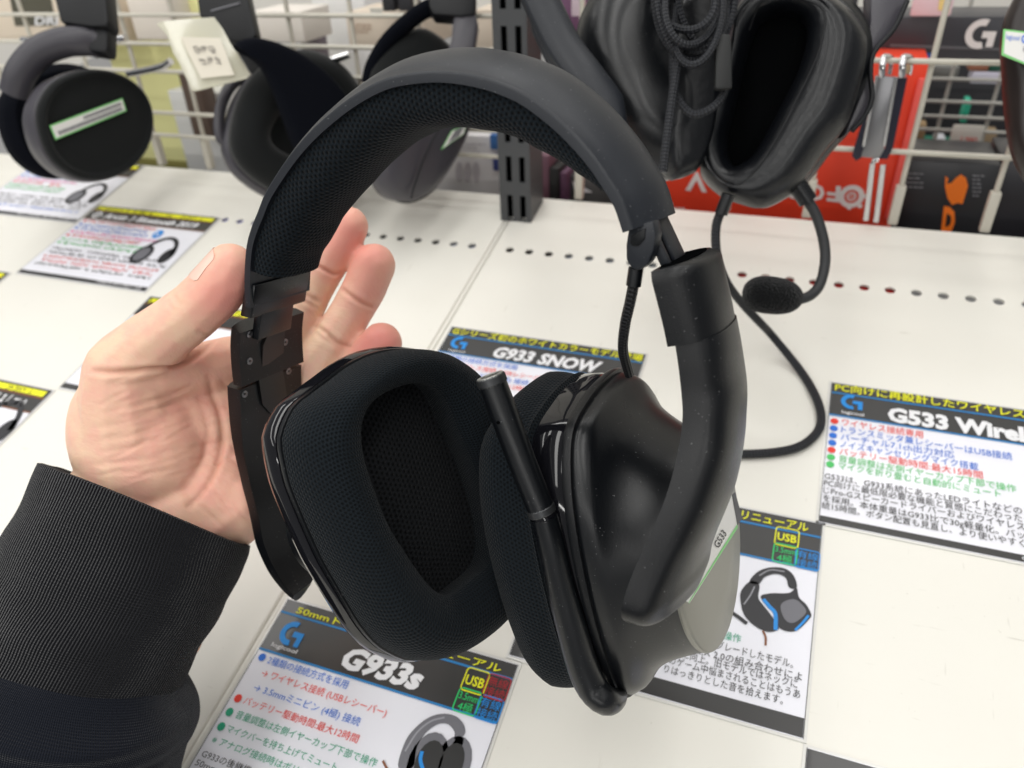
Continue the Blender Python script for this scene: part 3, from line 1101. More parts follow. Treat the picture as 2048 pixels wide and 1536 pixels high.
def screw(x, y, surf, r, parent):
    a, b = hit(surf, x, y)
    if a is None:
        return
    t = unit(np.cross(b, [0.3, 0.5, 0.8]))
    s = np.cross(b, t)
    th = np.linspace(0, 2 * math.pi, 14, endpoint=False)
    rings = [[a + (t * math.cos(k) + s * math.sin(k)) * rr + b * zz for k in th] for rr, zz in ((r * 1.35, -.0004), (r * 1.35, .0003), (r * 1.05, .0003), (r * 1.0, -.0000), (r * .96, .0002), (r * .5, .0003), (r * .45, -.0003), (r * .02, -.0003))]
    loft('screw', rings, M_SCREW, parent, angle=30)


for x, y in ((499, 668), (499, 722), (573, 631), (570, 684), (489, 788), (577, 742)):
    screw(x, y, bv, 0.00105, headset)

# ---- left ear cup: cushion faces right and towards us
nC = cdir(unit([0.72, -0.08, -0.69]))
pC = at(790, 1010, 0.262)
tU = unit(Uw - nC * np.dot(Uw, nC))
tW = unit(np.cross(tU, nC))
if np.dot(tW, Ww) < 0:
    tW = -tW


def grow(Q, d, c=None):
    c = Q.mean(0) if c is None else c
    v = Q - c
    r = np.linalg.norm(v, axis=1, keepdims=True)
    return c + v * (r + d) / r


def cup_uv(pts, s):
    Q = np.array([on_plane(*p, pC + nC * s, nC) for p in pts]) - pC
    return np.stack([Q @ tW, Q @ tU], 1)


def polar(Q, c, n=96, soft=0):
    Q = catmull(Q, 400, True)
    d = Q - c
    a = np.arctan2(d[:, 1], d[:, 0])
    r = np.hypot(d[:, 0], d[:, 1])
    o = np.argsort(a)
    th = np.linspace(-math.pi, math.pi, n, endpoint=False)
    rr = np.interp(th, np.r_[a[o] - 2 * math.pi, a[o], a[o] + 2 * math.pi], np.r_[r[o], r[o], r[o]])
    for _ in range(soft):
        rr = (np.roll(rr, 1) + 2 * rr + np.roll(rr, -1)) / 4
    return c + np.stack([np.cos(th) * rr, np.sin(th) * rr], 1)


A_PX = [(578, 860), (600, 814), (632, 787), (669, 759), (705, 732), (746, 711), (787, 701), (828, 700), (869, 707), (906, 725), (933, 746), (955, 778), (972, 840), (990, 920), (1005, 1000), (1016, 1080), (1018, 1150), (1005, 1215), (975, 1255), (930, 1290), (880, 1314), (828, 1320), (792, 1306), (764, 1288), (733, 1252), (705, 1206), (678, 1160), (655, 1119), (632, 1069), (609, 1015), (591, 969), (580, 923), (574, 885)]
H_PX = [(723, 846), (733, 824), (769, 800), (815, 782), (846, 779), (874, 791), (892, 823), (912, 878), (935, 933), (960, 996), (978, 1060), (980, 1106), (964, 1130), (933, 1147), (910, 1172), (892, 1184), (869, 1172), (837, 1133), (806, 1083), (778, 1037), (751, 969), (733, 923), (723, 878)]
A0 = cup_uv(A_PX, 0.004)
H0 = cup_uv(H_PX, 0.013)
cC = H0.mean(0)
A = polar(A0, cC)
Hh = grow(polar(H0, cC, soft=6), .0022, cC)


def cup_ring(Q, s):
    return pC + Q[:, :1] * tW + Q[:, 1:] * tU + nC * s


cup_rings = [cup_ring(grow(A, -.001), -.001), cup_ring(A, .0008)]
for k in range(1, 13):
    a = k / 12 * math.pi / 2
    cup_rings.append(cup_ring(lerp(grow(A, .0005 * math.sin(2 * a)), lerp(A, Hh, .52), 1 - math.cos(a)), .001 + .019 * math.sin(a)))
for k in range(1, 9):
    a = k / 8 * math.pi / 2
    cup_rings.append(cup_ring(lerp(lerp(A, Hh, .52), Hh, math.sin(a)), .013 + .007 * math.cos(a)))
cup_rings += [cup_ring(grow(Hh, .0018), .006), cup_ring(grow(Hh, .003), .000)]
left_cushion = loft('ear_cushion', cup_rings, M_KNIT, headset, cap0=False, cap1=False, angle=60)
dr = [cup_ring(grow(Hh, .004), .001)] + [cup_ring(lerp(grow(Hh, .004), np.broadcast_to(cC, Hh.shape), f), s) for f, s in ((.15, .0), (.4, .0018), (.7, .003), (.92, .0032), (.999, .0032))]
def planar_uv(o, ax, ay):
    me = o.data
    vi = np.empty(len(me.loops), int)
    me.loops.foreach_get('vertex_index', vi)
    co = np.empty(len(me.vertices) * 3)
    me.vertices.foreach_get('co', co)
    co = co.reshape(-1, 3)[vi]
    me.uv_layers[0].data.foreach_set('uv', np.stack([co @ ax, co @ ay], 1).ravel())


planar_uv(loft('driver_cover', dr, M_WEAVE, headset, cap0=False, cap1=True, angle=60), tW, tU)
# welt where the cushion meets the shell
loft('cushion_welt', [cup_ring(grow(A, d), s) for d, s in ((-.001, .0012), (.0007, .0010), (.0010, .0), (.0007, -.0010), (-.001, -.0013))], M_BLACK, headset, cap0=False, cap1=False)
loft('cup_trim', [cup_ring(grow(A, d), s) for d, s in ((-.001, -.0012), (.0009, -.0016), (.0020, -.0036), (.0022, -.0062), (.0016, -.0088), (.0, -.0105))], M_GLOSS, headset, cap0=False, cap1=False, label='glossy black trim of the left ear cup')
sh = [cup_ring(grow(A, d), s) for d, s in ((-.0002, -.0102), (-.0006, -.0115), (-.0022, -.0135), (-.006, -.0175), (-.012, -.0215), (-.02, -.025), (-.028, -.027))]
loft('cup_shell', sh, M_BLACK, headset, cap0=False)
cb = pC - nC * 0.0258 + tU * -.004 + tW * -.002
loft('pivot_cap', [[cb + (tW * math.cos(k) + tU * math.sin(k)) * r - nC * s for k in np.linspace(0, 2 * math.pi, 40, endpoint=False)] for r, s in ((.024, 0), (.024, .004), (.022, .0055), (.001, .0058))], M_BLACK, headset, cap0=False)

# ---- right ear cup: shell faces right and towards us
RIM_WU = np.array([(.052, -.0415), (.036, -.0405), (.022, -.0425), (.008, -.0475), (.001, -.060), (-.002, -.077), (-.002, -.100), (.000, -.120), (.004, -.137), (.013, -.1455), (.028, -.1455), (.044, -.1385), (.058, -.125), (.068, -.108), (.073, -.089), (.073, -.070), (.067, -.053)])
RIM = catmull(RIM_WU, 110, True)
dc, dr_ = np.array([.0365, -.0985]), .0345
d_ = RIM - dc
ang = np.arctan2(d_[:, 1], d_[:, 0])
DISC = dc + np.stack([np.cos(ang) * dr_, np.sin(ang) * dr_ * 1.04], 1)


def rr_(Q, l):
    return np.array([hp(l, w, u) for w, u in Q])


shell_prof = ((.1285, -.05), (.1300, 0.), (.1318, .006), (.1334, .018), (.1346, .042), (.1355, .08), (.1363, .13), (.1372, .19), (.1383, .26), (.1398, .34), (.1418, .43), (.1442, .53), (.1468, .63), (.1493, .73), (.1516, .82), (.1536, .905), (.1553, .97), (.1566, 1.0))
rings = []
for l, g in shell_prof:
    Qr = grow(RIM, -.0012) if g < 0 else lerp(RIM, DISC, g)
    if 0.01 < g < .97:
        for _ in range(int(60 * math.sin(math.pi * g) + 6)):
            Qr = (np.roll(Qr, 1, 0) + 2 * Qr + np.roll(Qr, -1, 0)) / 4
    rings.append(rr_(Qr, l))
shellR = loft('cup_shell', rings, M_BLACK, headset, cap0=False, cap1=True, angle=50)
discR = loft('cup_plate', [rr_(grow(DISC, d), l) for d, l in ((.0, .1562), (.0004, .1572), (.0, .1582), (-.0008, .1586), (-.015, .1587), (-.033, .1587))], M_DISC, headset, cap0=False, cap1=True, angle=30, label='grey round plate on the right ear cup')
# bright bevelled edge line, glossy trim, cushion
loft('cup_rim', [rr_(grow(RIM, d), l) for d, l in ((-.001, .1302), (.0012, .1300), (.0016, .1288), (.0012, .1270), (-.0015, .1262))], M_ARM, headset, cap0=False, cap1=False)
loft('cup_trim', [rr_(grow(RIM, d), l) for d, l in ((-.0015, .1268), (-.0006, .1255), (.0002, .122), (.0002, .1165), (-.0015, .1145))], M_GLOSS, headset, cap0=False, cap1=False, label='glossy black trim of the right ear cup')
CUS = grow(RIM, .0035)
hole = lerp(RIM, np.broadcast_to(RIM.mean(0), RIM.shape), .42)
rings = [rr_(grow(RIM, -.0015), .1152), rr_(grow(RIM, .0008), .1140)]
for k in range(0, 13):
    a = k / 12 * math.pi / 2
    rings.append(rr_(lerp(lerp(RIM, CUS, min(1, k / 4)), lerp(CUS, hole, .5), 1 - math.cos(a)), .1125 - .0205 * math.sin(a)))
for k in range(1, 7):
    a = k / 6 * math.pi / 2
    rings.append(rr_(lerp(lerp(CUS, hole, .5), hole, math.sin(a)), .1 - .008 * math.cos(a)))
rings.append(rr_(hole, .114))
loft('ear_cushion', rings, M_KNIT, headset, cap0=False, cap1=False, angle=60)
loft('driver_cover', [rr_(grow(hole, .001), .113), rr_(lerp(hole, np.broadcast_to(hole.mean(0), hole.shape), .5), .1115), rr_(lerp(hole, np.broadcast_to(hole.mean(0), hole.shape), .99), .111)], M_WEAVE, headset, cap0=False)

# ---- microphone boom folded up along the right cup
def boom(pts, w):
    return [onw(x, y, w) for x, y in pts]


wb = -0.0045
bo = boom([(986, 768), (1012, 838), (1046, 928), (1080, 1014)], wb)
tube('microphone_boom', bo, [.0043, .0044, .0044, .0043], M_BLACK, headset, n=28, res=24)
ax = unit(bo[1] - bo[0])


def knurl(name, c, axis, r, h, parent):
    t = unit(np.cross(axis, [0.2, 0.9, 0.3]))
    s = np.cross(axis, t)
    n, rows = 56, 7
    rings = []
    for j in range(rows):
        f = j / (rows - 1)
        rings.append([c + axis * h * f + (t * math.cos(k) + s * math.sin(k)) * (r + (.00018 if (i + j) % 2 else -.00008) - (.0003 if j in (0, rows - 1) else 0)) for i, k in enumerate(np.linspace(0, 2 * math.pi, n, endpoint=False))])
    return loft(name, rings, mat('knurled_metal', (0.06, 0.062, 0.065), 0.35, 0.6), parent, angle=20)


knurl('knurled_cap', bo[0] - ax * 0.0026, ax, .00445, .0029, headset)
t_ = unit(np.cross(ax, [0.2, 0.9, 0.3]))
s_ = np.cross(ax, t_)
loft('cap_face', [[bo[0] - ax * z0 + (t_ * math.cos(k) + s_ * math.sin(k)) * r for k in np.linspace(0, 2 * math.pi, 32, endpoint=False)] for r, z0 in ((.0043, .0024), (.0041, .0028), (.003, .0028), (.0029, .0026), (.0001, .0026))], mat('lit_cap', (0.30, 0.30, 0.28), 0.3, 0.5), headset, cap0=False)  # paler grey puts the light on the cap top into its colour
ax2 = unit(bo[3] - bo[2])
knurl('knurled_ring', bo[3] - ax2 * 0.0002, ax2, .0044, .0026, headset)
e2 = bo[3] + ax2 * 0.0032
tube('boom_collar', [e2 - ax2 * .001, e2 + ax2 * .0004, e2 + ax2 * .0005], [.0039, .0039, .0037], M_GLOSS, headset, n=28)
lo = boom([(1090, 1036), (1102, 1090), (1120, 1168), (1145, 1262), (1163, 1325), (1184, 1374), (1210, 1400)], wb) + [onw(1230, 1398, .002), onw(1242, 1380, .009)]
tube('boom_base', [e2] + lo[1:], [.0043, .0045, .0047, .0050, .0052, .0052, .0048, .0038, .0024], M_BLACK, headset, n=28, res=40)
tube('boom_pin', [bo[1] - Ww * .0035 - ax * .0005, bo[1] - Ww * .0047 - ax * .0005], [.0006, .0005], M_DARK, headset, n=12)

# ---- right slider, yoke block and arm (seen from outside)
def slab(name, poly, w0, w1, material, bevel=.0005):
    return block(name, poly, w0, w1, material, headset, bevel)


slab('slider_bar', [(1246, 420), (1262, 412), (1322, 540), (1304, 548)], .0075, .0100, M_BAND)
slab('slider_bar', [(1246, 420), (1262, 412), (1322, 540), (1304, 548)], .0130, .0225, M_BAND)
slab('slider_plate', [(1247, 424), (1257, 419), (1318, 548), (1308, 552)], .0080, .0240, M_DARK)
tt = np.linspace(0, 1, 18)
ykP = catmull(np.array([onw(*p, .0) for p in ((1299, 545), (1309, 584), (1324, 643), (1335, 694))]), 18)
ykR = dome('hinge_block', ykP, [prof(((0, .030), (.1, .0325), (1, .0325)), t) for t in tt], [prof(((0, .0012), (.1, .0), (1, 0)), t) for t in tt],
           [prof(((0, .0105), (.06, .0125), (.12, .0130), (1, .0130)), t) for t in tt], M_ARM, headset, Lw, q=.5)
arm_px = [(1350, 688, .001), (1357, 735, .0), (1363, 790, -.001), (1365, 832, -.003), (1360, 880, -.006), (1347, 942, -.011), (1325, 1012, -.016), (1299, 1072, -.020), (1276, 1122, -.023), (1258, 1166, -.0255), (1247, 1200, -.027), (1240, 1232, -.028), (1237, 1262, -.0285), (1237, 1284, -.0285)]
arP = catmull(np.array([onw(x, y, w) for x, y, w in arm_px]), 60)
r0_ = np.array([v.co for v in ykR.data.vertices[:29]])
c0_ = r0_.mean(0)
up_ = -unit(ykP[1] - ykP[0])
prism('socket_shade_plate', c0_ + (r0_ - c0_) * .80 + up_ * .0004, -up_ * .003, M_DARK, headset)  # dark plate on the solid block, painted shade of a hollow top
tt = np.linspace(0, 1, 60)
armR = dome('yoke_arm', arP, [prof(((0, .031), (.3, .0330), (.55, .036), (.8, .0375), (1, .037)), t) * math.sqrt(max(.02, 1 - max(0, (t - .86) / .14) ** 2.4)) for t in tt],
            [.5 * prof(((0, .031), (.3, .0330), (.55, .036), (.8, .0375), (1, .037)), t) * (1 - math.sqrt(max(.02, 1 - max(0, (t - .86) / .14) ** 2.4))) for t in tt],
            [prof(((0, .0115), (.3, .0120), (.6, .0115), (.86, .0105), (.95, .0085), (.985, .005), (1, .002)), t) for t in tt], M_ARM, headset, Lw, q=.42, p=.95, tilt=[prof(((0, 0), (.3, .02), (.55, .10), (.8, .16), (1, .26)), t) for t in tt])
# soft clip that carries the cable from the band end
cl = np.array([onw(*p, .003) for p in ((1256, 452), (1250, 490), (1250, 520), (1262, 540), (1278, 543), (1296, 530), (1308, 500), (1312, 470), (1306, 440))])
prism('cable_clip', cl, Ww * .006, M_BAND, headset, .0012)
cl2 = np.array([onw(*p, .003) for p in ((1262, 470), (1260, 486), (1266, 492), (1278, 492), (1290, 478), (1292, 456))])
prism('clip_pad', cl2 - Ww * .0004, Ww * .001, M_ARM, headset, .0002)
fe = [onw(1272, 536, .006), onw(1267, 571, .006)]
tube('cable_sleeve', fe, .0021, M_BLACK, headset, n=16)
tube('headset_cable', [onw(1268, 565, .006), onw(1260, 605, .007), onw(1250, 650, .010), onw(1246, 700, .016), onw(1258, 748, .026)], .00155, braid('cable_braid', (0.008, 0.0085, 0.010), 0.0026, 0.0020), headset, n=12, res=30)

# ---- shop sticker folded over the plate edge
bvd = bvh_of([discR])


def decal(name, corners, surf, lift, material, parent, thick=.0002):
    q = [hit(surf, *c) for c in corners]
    n = unit(np.mean([b for a, b in q if a is not None], axis=0))
    c0 = np.mean([a for a, b in q if a is not None], axis=0)
    P = [on_plane(*c, c0, n) for c in corners]
    return prism(name, [p + n * lift for p in P], -n * thick, material, parent), P, n


M_STICK = mat('sticker_white', (0.78, 0.77, 0.74), 0.45)
M_STICKG = mat('sticker_green', (0.22, 0.62, 0.20), 0.5)
plR = hp(.1589, 0, 0)


def onpl(x, y, l=.1589):
    return onl(x, y, l)


st = prism('price_sticker', [onpl(*p) for p in ((1330, 1180), (1378, 1206), (1474, 1056), (1464, 990), (1440, 985))], Lw * .0002, M_STICK, headset, label='white green-edged sticker on the grey plate')
prism('sticker_edge', [onpl(*p, .1592) for p in ((1377, 1207), (1381, 1199), (1474, 1049), (1475, 1056))], Lw * .0001, M_STICKG, st)


def text_on(text, p0, p1, ptop, material, parent, bold=0.0, l=.1594):
    """lettering on the plate: baseline p0->p1, cap top at ptop (photo pixels)"""
    a, b, c = onpl(*p0, l), onpl(*p1, l), onpl(*ptop, l)
    me = text_mesh(text, bold)
    co = np.empty(len(me.vertices) * 3)
    me.vertices.foreach_get('co', co)
    co = co.reshape(-1, 3)
    x0, x1 = co[:, 0].min(), co[:, 0].max()
    y1 = co[:, 1].max()
    P = a + (co[:, :1] - x0) / (x1 - x0) * (b - a) + co[:, 1:2] / y1 * (c - a)
    me.vertices.foreach_set('co', P.ravel())
    me.update()
    return new_obj('lettering', me, material, parent)


text_on('G533', (1437, 1098), (1454, 1068), (1427, 1088), M_TXTK, st, .01)

prism('sticker_band', [onpl(*p, .1592) for p in ((1464, 990), (1470, 984), (1484, 1036), (1475, 1050))], Lw * .0001, mat('sticker_dark', (.06, .06, .065), .5), st)

# ================================================================== the hand and sleeve
person = thing('person', 'left hand in a black ribbed-cuff sleeve gripping the headset', 'person')


def blob_mesh(chains, balls, voxel, smooth_iter, name):
    """tapered capsules -> one voxel-remeshed skin"""
    bm = bmesh.new()

    def sphere(c, r):
        mm = bmesh.ops.create_icosphere(bm, subdivisions=2, radius=r)
        bmesh.ops.translate(bm, verts=mm['verts'], vec=Vector(c))

    for ch in chains:
        for (p, r), (q, s) in zip(ch[:-1], ch[1:]):
            d = np.linalg.norm(np.asarray(q) - p)
            k = max(2, int(d / 0.0022))
            for i in range(k + 1):
                t = i / k
                sphere(lerp(p, q, t), r * (1 - t) + s * t)
    for c, axes in balls:
        mm = bmesh.ops.create_icosphere(bm, subdivisions=3, radius=1.0)
        M = Matrix.Identity(4)
        for j in range(3):
            for i in range(3):
                M[i][j] = axes[j][i]
            M[j][3] = c[j]
        bmesh.ops.transform(bm, verts=mm['verts'], matrix=M)
    me = bpy.data.meshes.new(name)
    bm.to_mesh(me)
    bm.free()
    o = bpy.data.objects.new(name, me)
    COL.objects.link(o)
    rm = o.modifiers.new('r', 'REMESH')
    rm.mode = 'VOXEL'
    rm.voxel_size = voxel
    sm = o.modifiers.new('s', 'SMOOTH')
    sm.factor = 0.5
    sm.iterations = smooth_iter
    bpy.context.view_layer.update()
    dg = bpy.context.evaluated_depsgraph_get()
    out = bpy.data.meshes.new_from_object(o.evaluated_get(dg))
    bpy.data.objects.remove(o)
    out.name = name
    return out


def ch(*pts):
    return [(at(x, y, d), r) for x, y, d, r in pts]


cx_, cy_, cz_ = cdir([1, 0, 0]), cdir([0, 1, 0]), cdir([0, 0, 1])


def ell(x, y, d, rx, ry, rz, rot=0.0):
    a = math.radians(rot)
    return (at(x, y, d), (rx * (cx_ * math.cos(a) + cy_ * math.sin(a)), ry * (-cx_ * math.sin(a) + cy_ * math.cos(a)), rz * cz_))


chains = [
    # thumb
    ch((285, 930, .318, .024), (262, 800, .309, .0195), (252, 742, .303, .0158), (300, 690, .299, .0128), (345, 655, .295, .0117), (388, 622, .291, .0112), (425, 588, .288, .0112), (448, 560, .286, .0106), (461, 534, .285, .0092)),
    # index
    ch((520, 800, .333, .0125), (562, 712, .338, .0112), (604, 622, .340, .0095), (628, 575, .340, .0090), (650, 534, .339, .0092), (678, 489, .337, .0095), (698, 452, .335, .0088)),
    # middle
    ch((545, 870, .334, .0125), (612, 768, .338, .0113), (674, 672, .338, .0099), (702, 624, .338, .0095), (728, 578, .337, .0098), (748, 530, .335, .0098)),
    # ring
    ch((565, 930, .334, .012), (640, 840, .337, .0108), (695, 768, .337, .0100), (728, 726, .336, .0097), (763, 686, .333, .0094)),
    # little
    ch((560, 985, .331, .011), (640, 920, .335, .0095), (700, 850, .335, .0088), (745, 800, .332, .0082)),
    # palm struts
    ch((330, 1040, .326, .021), (420, 930, .328, .018), (520, 800, .334, .0125)),
    ch((350, 1050, .326, .021), (450, 960, .328, .018), (545, 870, .335, .0125)),
    ch((390, 1050, .325, .020), (480, 980, .328, .017), (565, 930, .334, .012)),
    ch((430, 1040, .322, .0165), (480, 1000, .324, .0165), (560, 985, .331, .011)),
    ch((270, 760, .311, .0155), (400, 790, .326, .0125), (520, 800, .335, .0115)),
    ch((300, 820, .318, .019), (430, 860, .328, .0165), (545, 870, .336, .0115)),
    ch((300, 742, .307, .0148), (400, 742, .320, .0122), (470, 722, .328, .0115), (530, 735, .335, .0115)),
    # wrist into the sleeve
    ch((255, 1010, .320, .0265), (225, 1090, .318, .026), (170, 1200, .312, .027)),
    ch((360, 1040, .322, .0235), (335, 1120, .318, .025), (280, 1240, .312, .027)),
]
balls = [ell(280, 880, .316, .0275, .034, .0225, -20), ell(430, 1000, .324, .0235, .024, .018, -30)]
hand_me = blob_mesh(chains, balls, 0.00078, 20, 'skin')

# ---- creases pressed into the skin, fingertips coloured
hv = np.empty(len(hand_me.vertices) * 3)
hand_me.vertices.foreach_get('co', hv)
hv = hv.reshape(-1, 3)
hn = np.empty(len(hand_me.vertices) * 3)
hand_me.vertices.foreach_get('normal', hn)
hn = hn.reshape(-1, 3)
tmp = bpy.data.objects.new('tmp', hand_me)
bvh_hand = BVHTree.FromPolygons([Vector(v) for v in hv], [list(p.vertices) for p in hand_me.polygons])
CREASES = [
    # (points, depth, width)
    ([(176, 742), (237, 744), (303, 738), (354, 731), (393, 713), (420, 690), (440, 668)], .0016, .0011),
    ([(210, 775), (300, 762), (370, 752)], .0004, .0010),
    ([(395, 660), (412, 668), (430, 676)], .0007, .0010),
    ([(345, 585), (352, 600), (362, 612)], .0005, .0012), ([(332, 598), (342, 612), (350, 625)], .0004, .0010),
    ([(415, 745), (425, 790), (440, 830), (445, 880), (430, 940), (400, 990), (370, 1020)], .0011, .0013),
    ([(440, 755), (470, 800), (490, 850)], .0007, .0011),
    ([(395, 800), (415, 850), (410, 900), (385, 960)], .0006, .0012),
    ([(180, 855), (250, 845), (330, 812), (390, 790)], .0005, .0012), ([(185, 885), (270, 868), (350, 838)], .0004, .0010),
    ([(170, 930), (230, 925), (300, 915), (350, 895)], .0005, .0011), ([(200, 905), (290, 885), (370, 850)], .0004, .0010),
    ([(230, 945), (310, 945), (370, 930)], .0004, .0010), ([(280, 800), (340, 790), (390, 765)], .0004, .0010), ([(250, 820), (330, 800)], .0003, .0009),
    # finger joints
    ([(625, 527), (650, 540), (668, 548), (684, 546)], .0012, .0009), ([(600, 582), (615, 592), (640, 606)], .0008, .0011), ([(598, 598), (612, 604), (634, 617)], .0006, .0010),
    ([(676, 573), (700, 590), (725, 606), (756, 618)], .0012, .0009), ([(630, 650), (650, 664), (675, 684), (704, 694)], .0013, .0009), ([(626, 660), (646, 676), (690, 702)], .0006, .0010),
]
disp = np.zeros(len(hv))
rc_ = random.Random(11)
for _ in range(34):          # fine palm lines
    x0_, y0_ = rc_.uniform(185, 400), rc_.uniform(760, 960)
    ln_, an_ = rc_.uniform(45, 120), rc_.uniform(-.45, -.12)
    CREASES.append(([(x0_, y0_), (x0_ + ln_ * .5, y0_ + ln_ * .5 * an_ + rc_.uniform(-3, 3)), (x0_ + ln_, y0_ + ln_ * an_ * 1.15)], rc_.uniform(.00012, .00024), .00075))
for _ in range(14):
    x0_, y0_ = rc_.uniform(380, 470), rc_.uniform(880, 1020)
    ln_, an_ = rc_.uniform(30, 70), rc_.uniform(.4, 1.6)
    CREASES.append(([(x0_, y0_), (x0_ + ln_ * .5, y0_ + ln_ * .5 * an_), (x0_ + ln_, y0_ + ln_ * an_)], rc_.uniform(.00015, .00028), .00075))
for pts, dep, wid in CREASES:
    Q = catmull(np.array(pts, float), 60)
    C = [hit(bvh_hand, x, y)[0] for x, y in Q]
    C = np.array([c for c in C if c is not None])
    if len(C) < 3:
        continue
    lo_, hi_ = C.min(0) - .006, C.max(0) + .006
    idx = np.where(((hv > lo_) & (hv < hi_)).all(1))[0]
    D = np.linalg.norm(hv[idx][:, None] - C[None], axis=2)
    j = D.argmin(1)
    dmin = D.min(1)
    fade = np.sin(np.clip(j / (len(C) - 1), 0, 1) * math.pi) ** 0.5
    disp[idx] += (.55 if wid > .00095 and min(p_[0] for p_ in pts) < 450 and dep < .0010 else 1.0) * fade * (-dep * np.exp(-(dmin / wid) ** 2) + .22 * dep * np.exp(-((dmin - 2.1 * wid) / (1.3 * wid)) ** 2))
hv2 = hv + hn * disp[:, None]
hand_me.vertices.foreach_set('co', hv2.ravel())
hand_me.update()

# redness: fingertips, joints, heel of the palm
red = np.zeros(len(hv))
for x, y, d, r, a in ((468, 570, .284, .015, .75), (440, 610, .285, .012, .3), (699, 455, .327, .014, .65), (668, 520, .33, .010, .35), (755, 525, .327, .015, .60), (720, 590, .33, .010, .2), (765, 680, .325, .016, .85), (735, 720, .33, .012, .5),
                      (360, 820, .31, .030, .20), (300, 900, .30, .026, .12), (430, 1000, .30, .030, .18), (480, 960, .31, .024, .22), (440, 720, .31, .022, .28), (655, 640, .325, .004, .3), (260, 780, .29, .02, .12)):
    c = at(x, y, d)
    red += a * np.exp(-(np.linalg.norm(hv - c, axis=1) / r) ** 2)
red = np.clip(red, 0, 1)
fold_shade = np.clip(-disp / .0012, 0, 1)  # crease depth, used to put shade into the skin colour
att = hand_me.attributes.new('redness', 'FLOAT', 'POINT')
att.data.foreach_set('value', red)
att2 = hand_me.attributes.new('fold_shade', 'FLOAT', 'POINT')
att2.data.foreach_set('value', fold_shade)
smooth(hand_me, None)


def skin_material():
    mt = bpy.data.materials.new('skin')
    mt.use_nodes = True
    nt = mt.node_tree
    b = nt.nodes['Principled BSDF']
    a = nt.nodes.new('ShaderNodeAttribute')
    a.attribute_name = 'redness'
    a2 = nt.nodes.new('ShaderNodeAttribute')
    a2.attribute_name = 'fold_shade'
    tc = nt.nodes.new('ShaderNodeTexCoord')
    n1 = nt.nodes.new('ShaderNodeTexNoise')
    n1.inputs['Scale'].default_value = 95
    n1.inputs['Detail'].default_value = 5
    n1.inputs['Roughness'].default_value = 0.6
    nt.links.new(tc.outputs['Object'], n1.inputs['Vector'])
    m0 = nt.nodes.new('ShaderNodeMix')
    m0.data_type = 'RGBA'
    m0.inputs[6].default_value = (0.88, 0.625, 0.440, 1)
    m0.inputs[7].default_value = (0.88, 0.535, 0.405, 1)
    r0 = nt.nodes.new('ShaderNodeValToRGB')
    r0.color_ramp.elements[0].position = 0.40
    r0.color_ramp.elements[1].position = 0.62
    nt.links.new(n1.outputs['Fac'], r0.inputs[0])
    nt.links.new(r0.outputs[0], m0.inputs[0])
    m1 = nt.nodes.new('ShaderNodeMix')
    m1.data_type = 'RGBA'
    m1.inputs[7].default_value = (0.82, 0.30, 0.25, 1)
    nt.links.new(a.outputs['Fac'], m1.inputs[0])
    nt.links.new(m0.outputs[2], m1.inputs[6])
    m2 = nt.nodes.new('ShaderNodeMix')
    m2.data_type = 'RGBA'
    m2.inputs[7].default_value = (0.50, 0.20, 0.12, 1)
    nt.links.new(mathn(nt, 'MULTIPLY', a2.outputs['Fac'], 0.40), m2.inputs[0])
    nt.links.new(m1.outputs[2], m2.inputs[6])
    nt.links.new(m2.outputs[2], b.inputs['Base Color'])
    b.inputs['Roughness'].default_value = 0.5
    b.inputs['Specular IOR Level'].default_value = 0.35
    b.inputs['Subsurface Weight'].default_value = 0.18
    b.inputs['Subsurface Radius'].default_value = (1.0, 0.35, 0.2)
    b.inputs['Subsurface Scale'].default_value = 0.004
    # fingerprint-fine lines and pores
    mp = nt.nodes.new('ShaderNodeMapping')
    mp.inputs['Scale'].default_value = (900, 900, 420)
    mp.inputs['Rotation'].default_value = (0.4, 0.7, 0.5)
    nt.links.new(tc.outputs['Object'], mp.inputs['Vector'])
    n2 = nt.nodes.new('ShaderNodeTexNoise')
    n2.inputs['Scale'].default_value = 1
    n2.inputs['Detail'].default_value = 4
    nt.links.new(mp.outputs[0], n2.inputs['Vector'])
    mp3 = nt.nodes.new('ShaderNodeMapping')
    mp3.inputs['Scale'].default_value = (160, 900, 300)
    mp3.inputs['Rotation'].default_value = (0.2, 0.3, -0.3)
    nt.links.new(tc.outputs['Object'], mp3.inputs['Vector'])
    n3 = nt.nodes.new('ShaderNodeTexNoise')
    n3.inputs['Scale'].default_value = 1
    n3.inputs['Detail'].default_value = 3
    nt.links.new(mp3.outputs[0], n3.inputs['Vector'])
    hsum = mathn(nt, 'ADD', mathn(nt, 'MULTIPLY', n2.outputs['Fac'], 0.35), mathn(nt, 'MULTIPLY', n3.outputs['Fac'], 0.6))
    bp = nt.nodes.new('ShaderNodeBump')
    bp.inputs['Strength'].default_value = 0.35
    bp.inputs['Distance'].default_value = 0.0007
    nt.links.new(hsum, bp.inputs['Height'])
    nt.links.new(bp.outputs['Normal'], b.inputs['Normal'])
    return mt


M_SKIN = skin_material()
bpy.data.objects.remove(tmp)
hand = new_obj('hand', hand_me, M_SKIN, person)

# ---- finger nails: shells lying on the skin
M_NAIL = mat('nail', (0.86, 0.575, 0.475), 0.25, spec=0.5)
bvh_hand = BVHTree.FromPolygons([Vector(v) for v in hv2], [list(p.vertices) for p in hand_me.polygons])


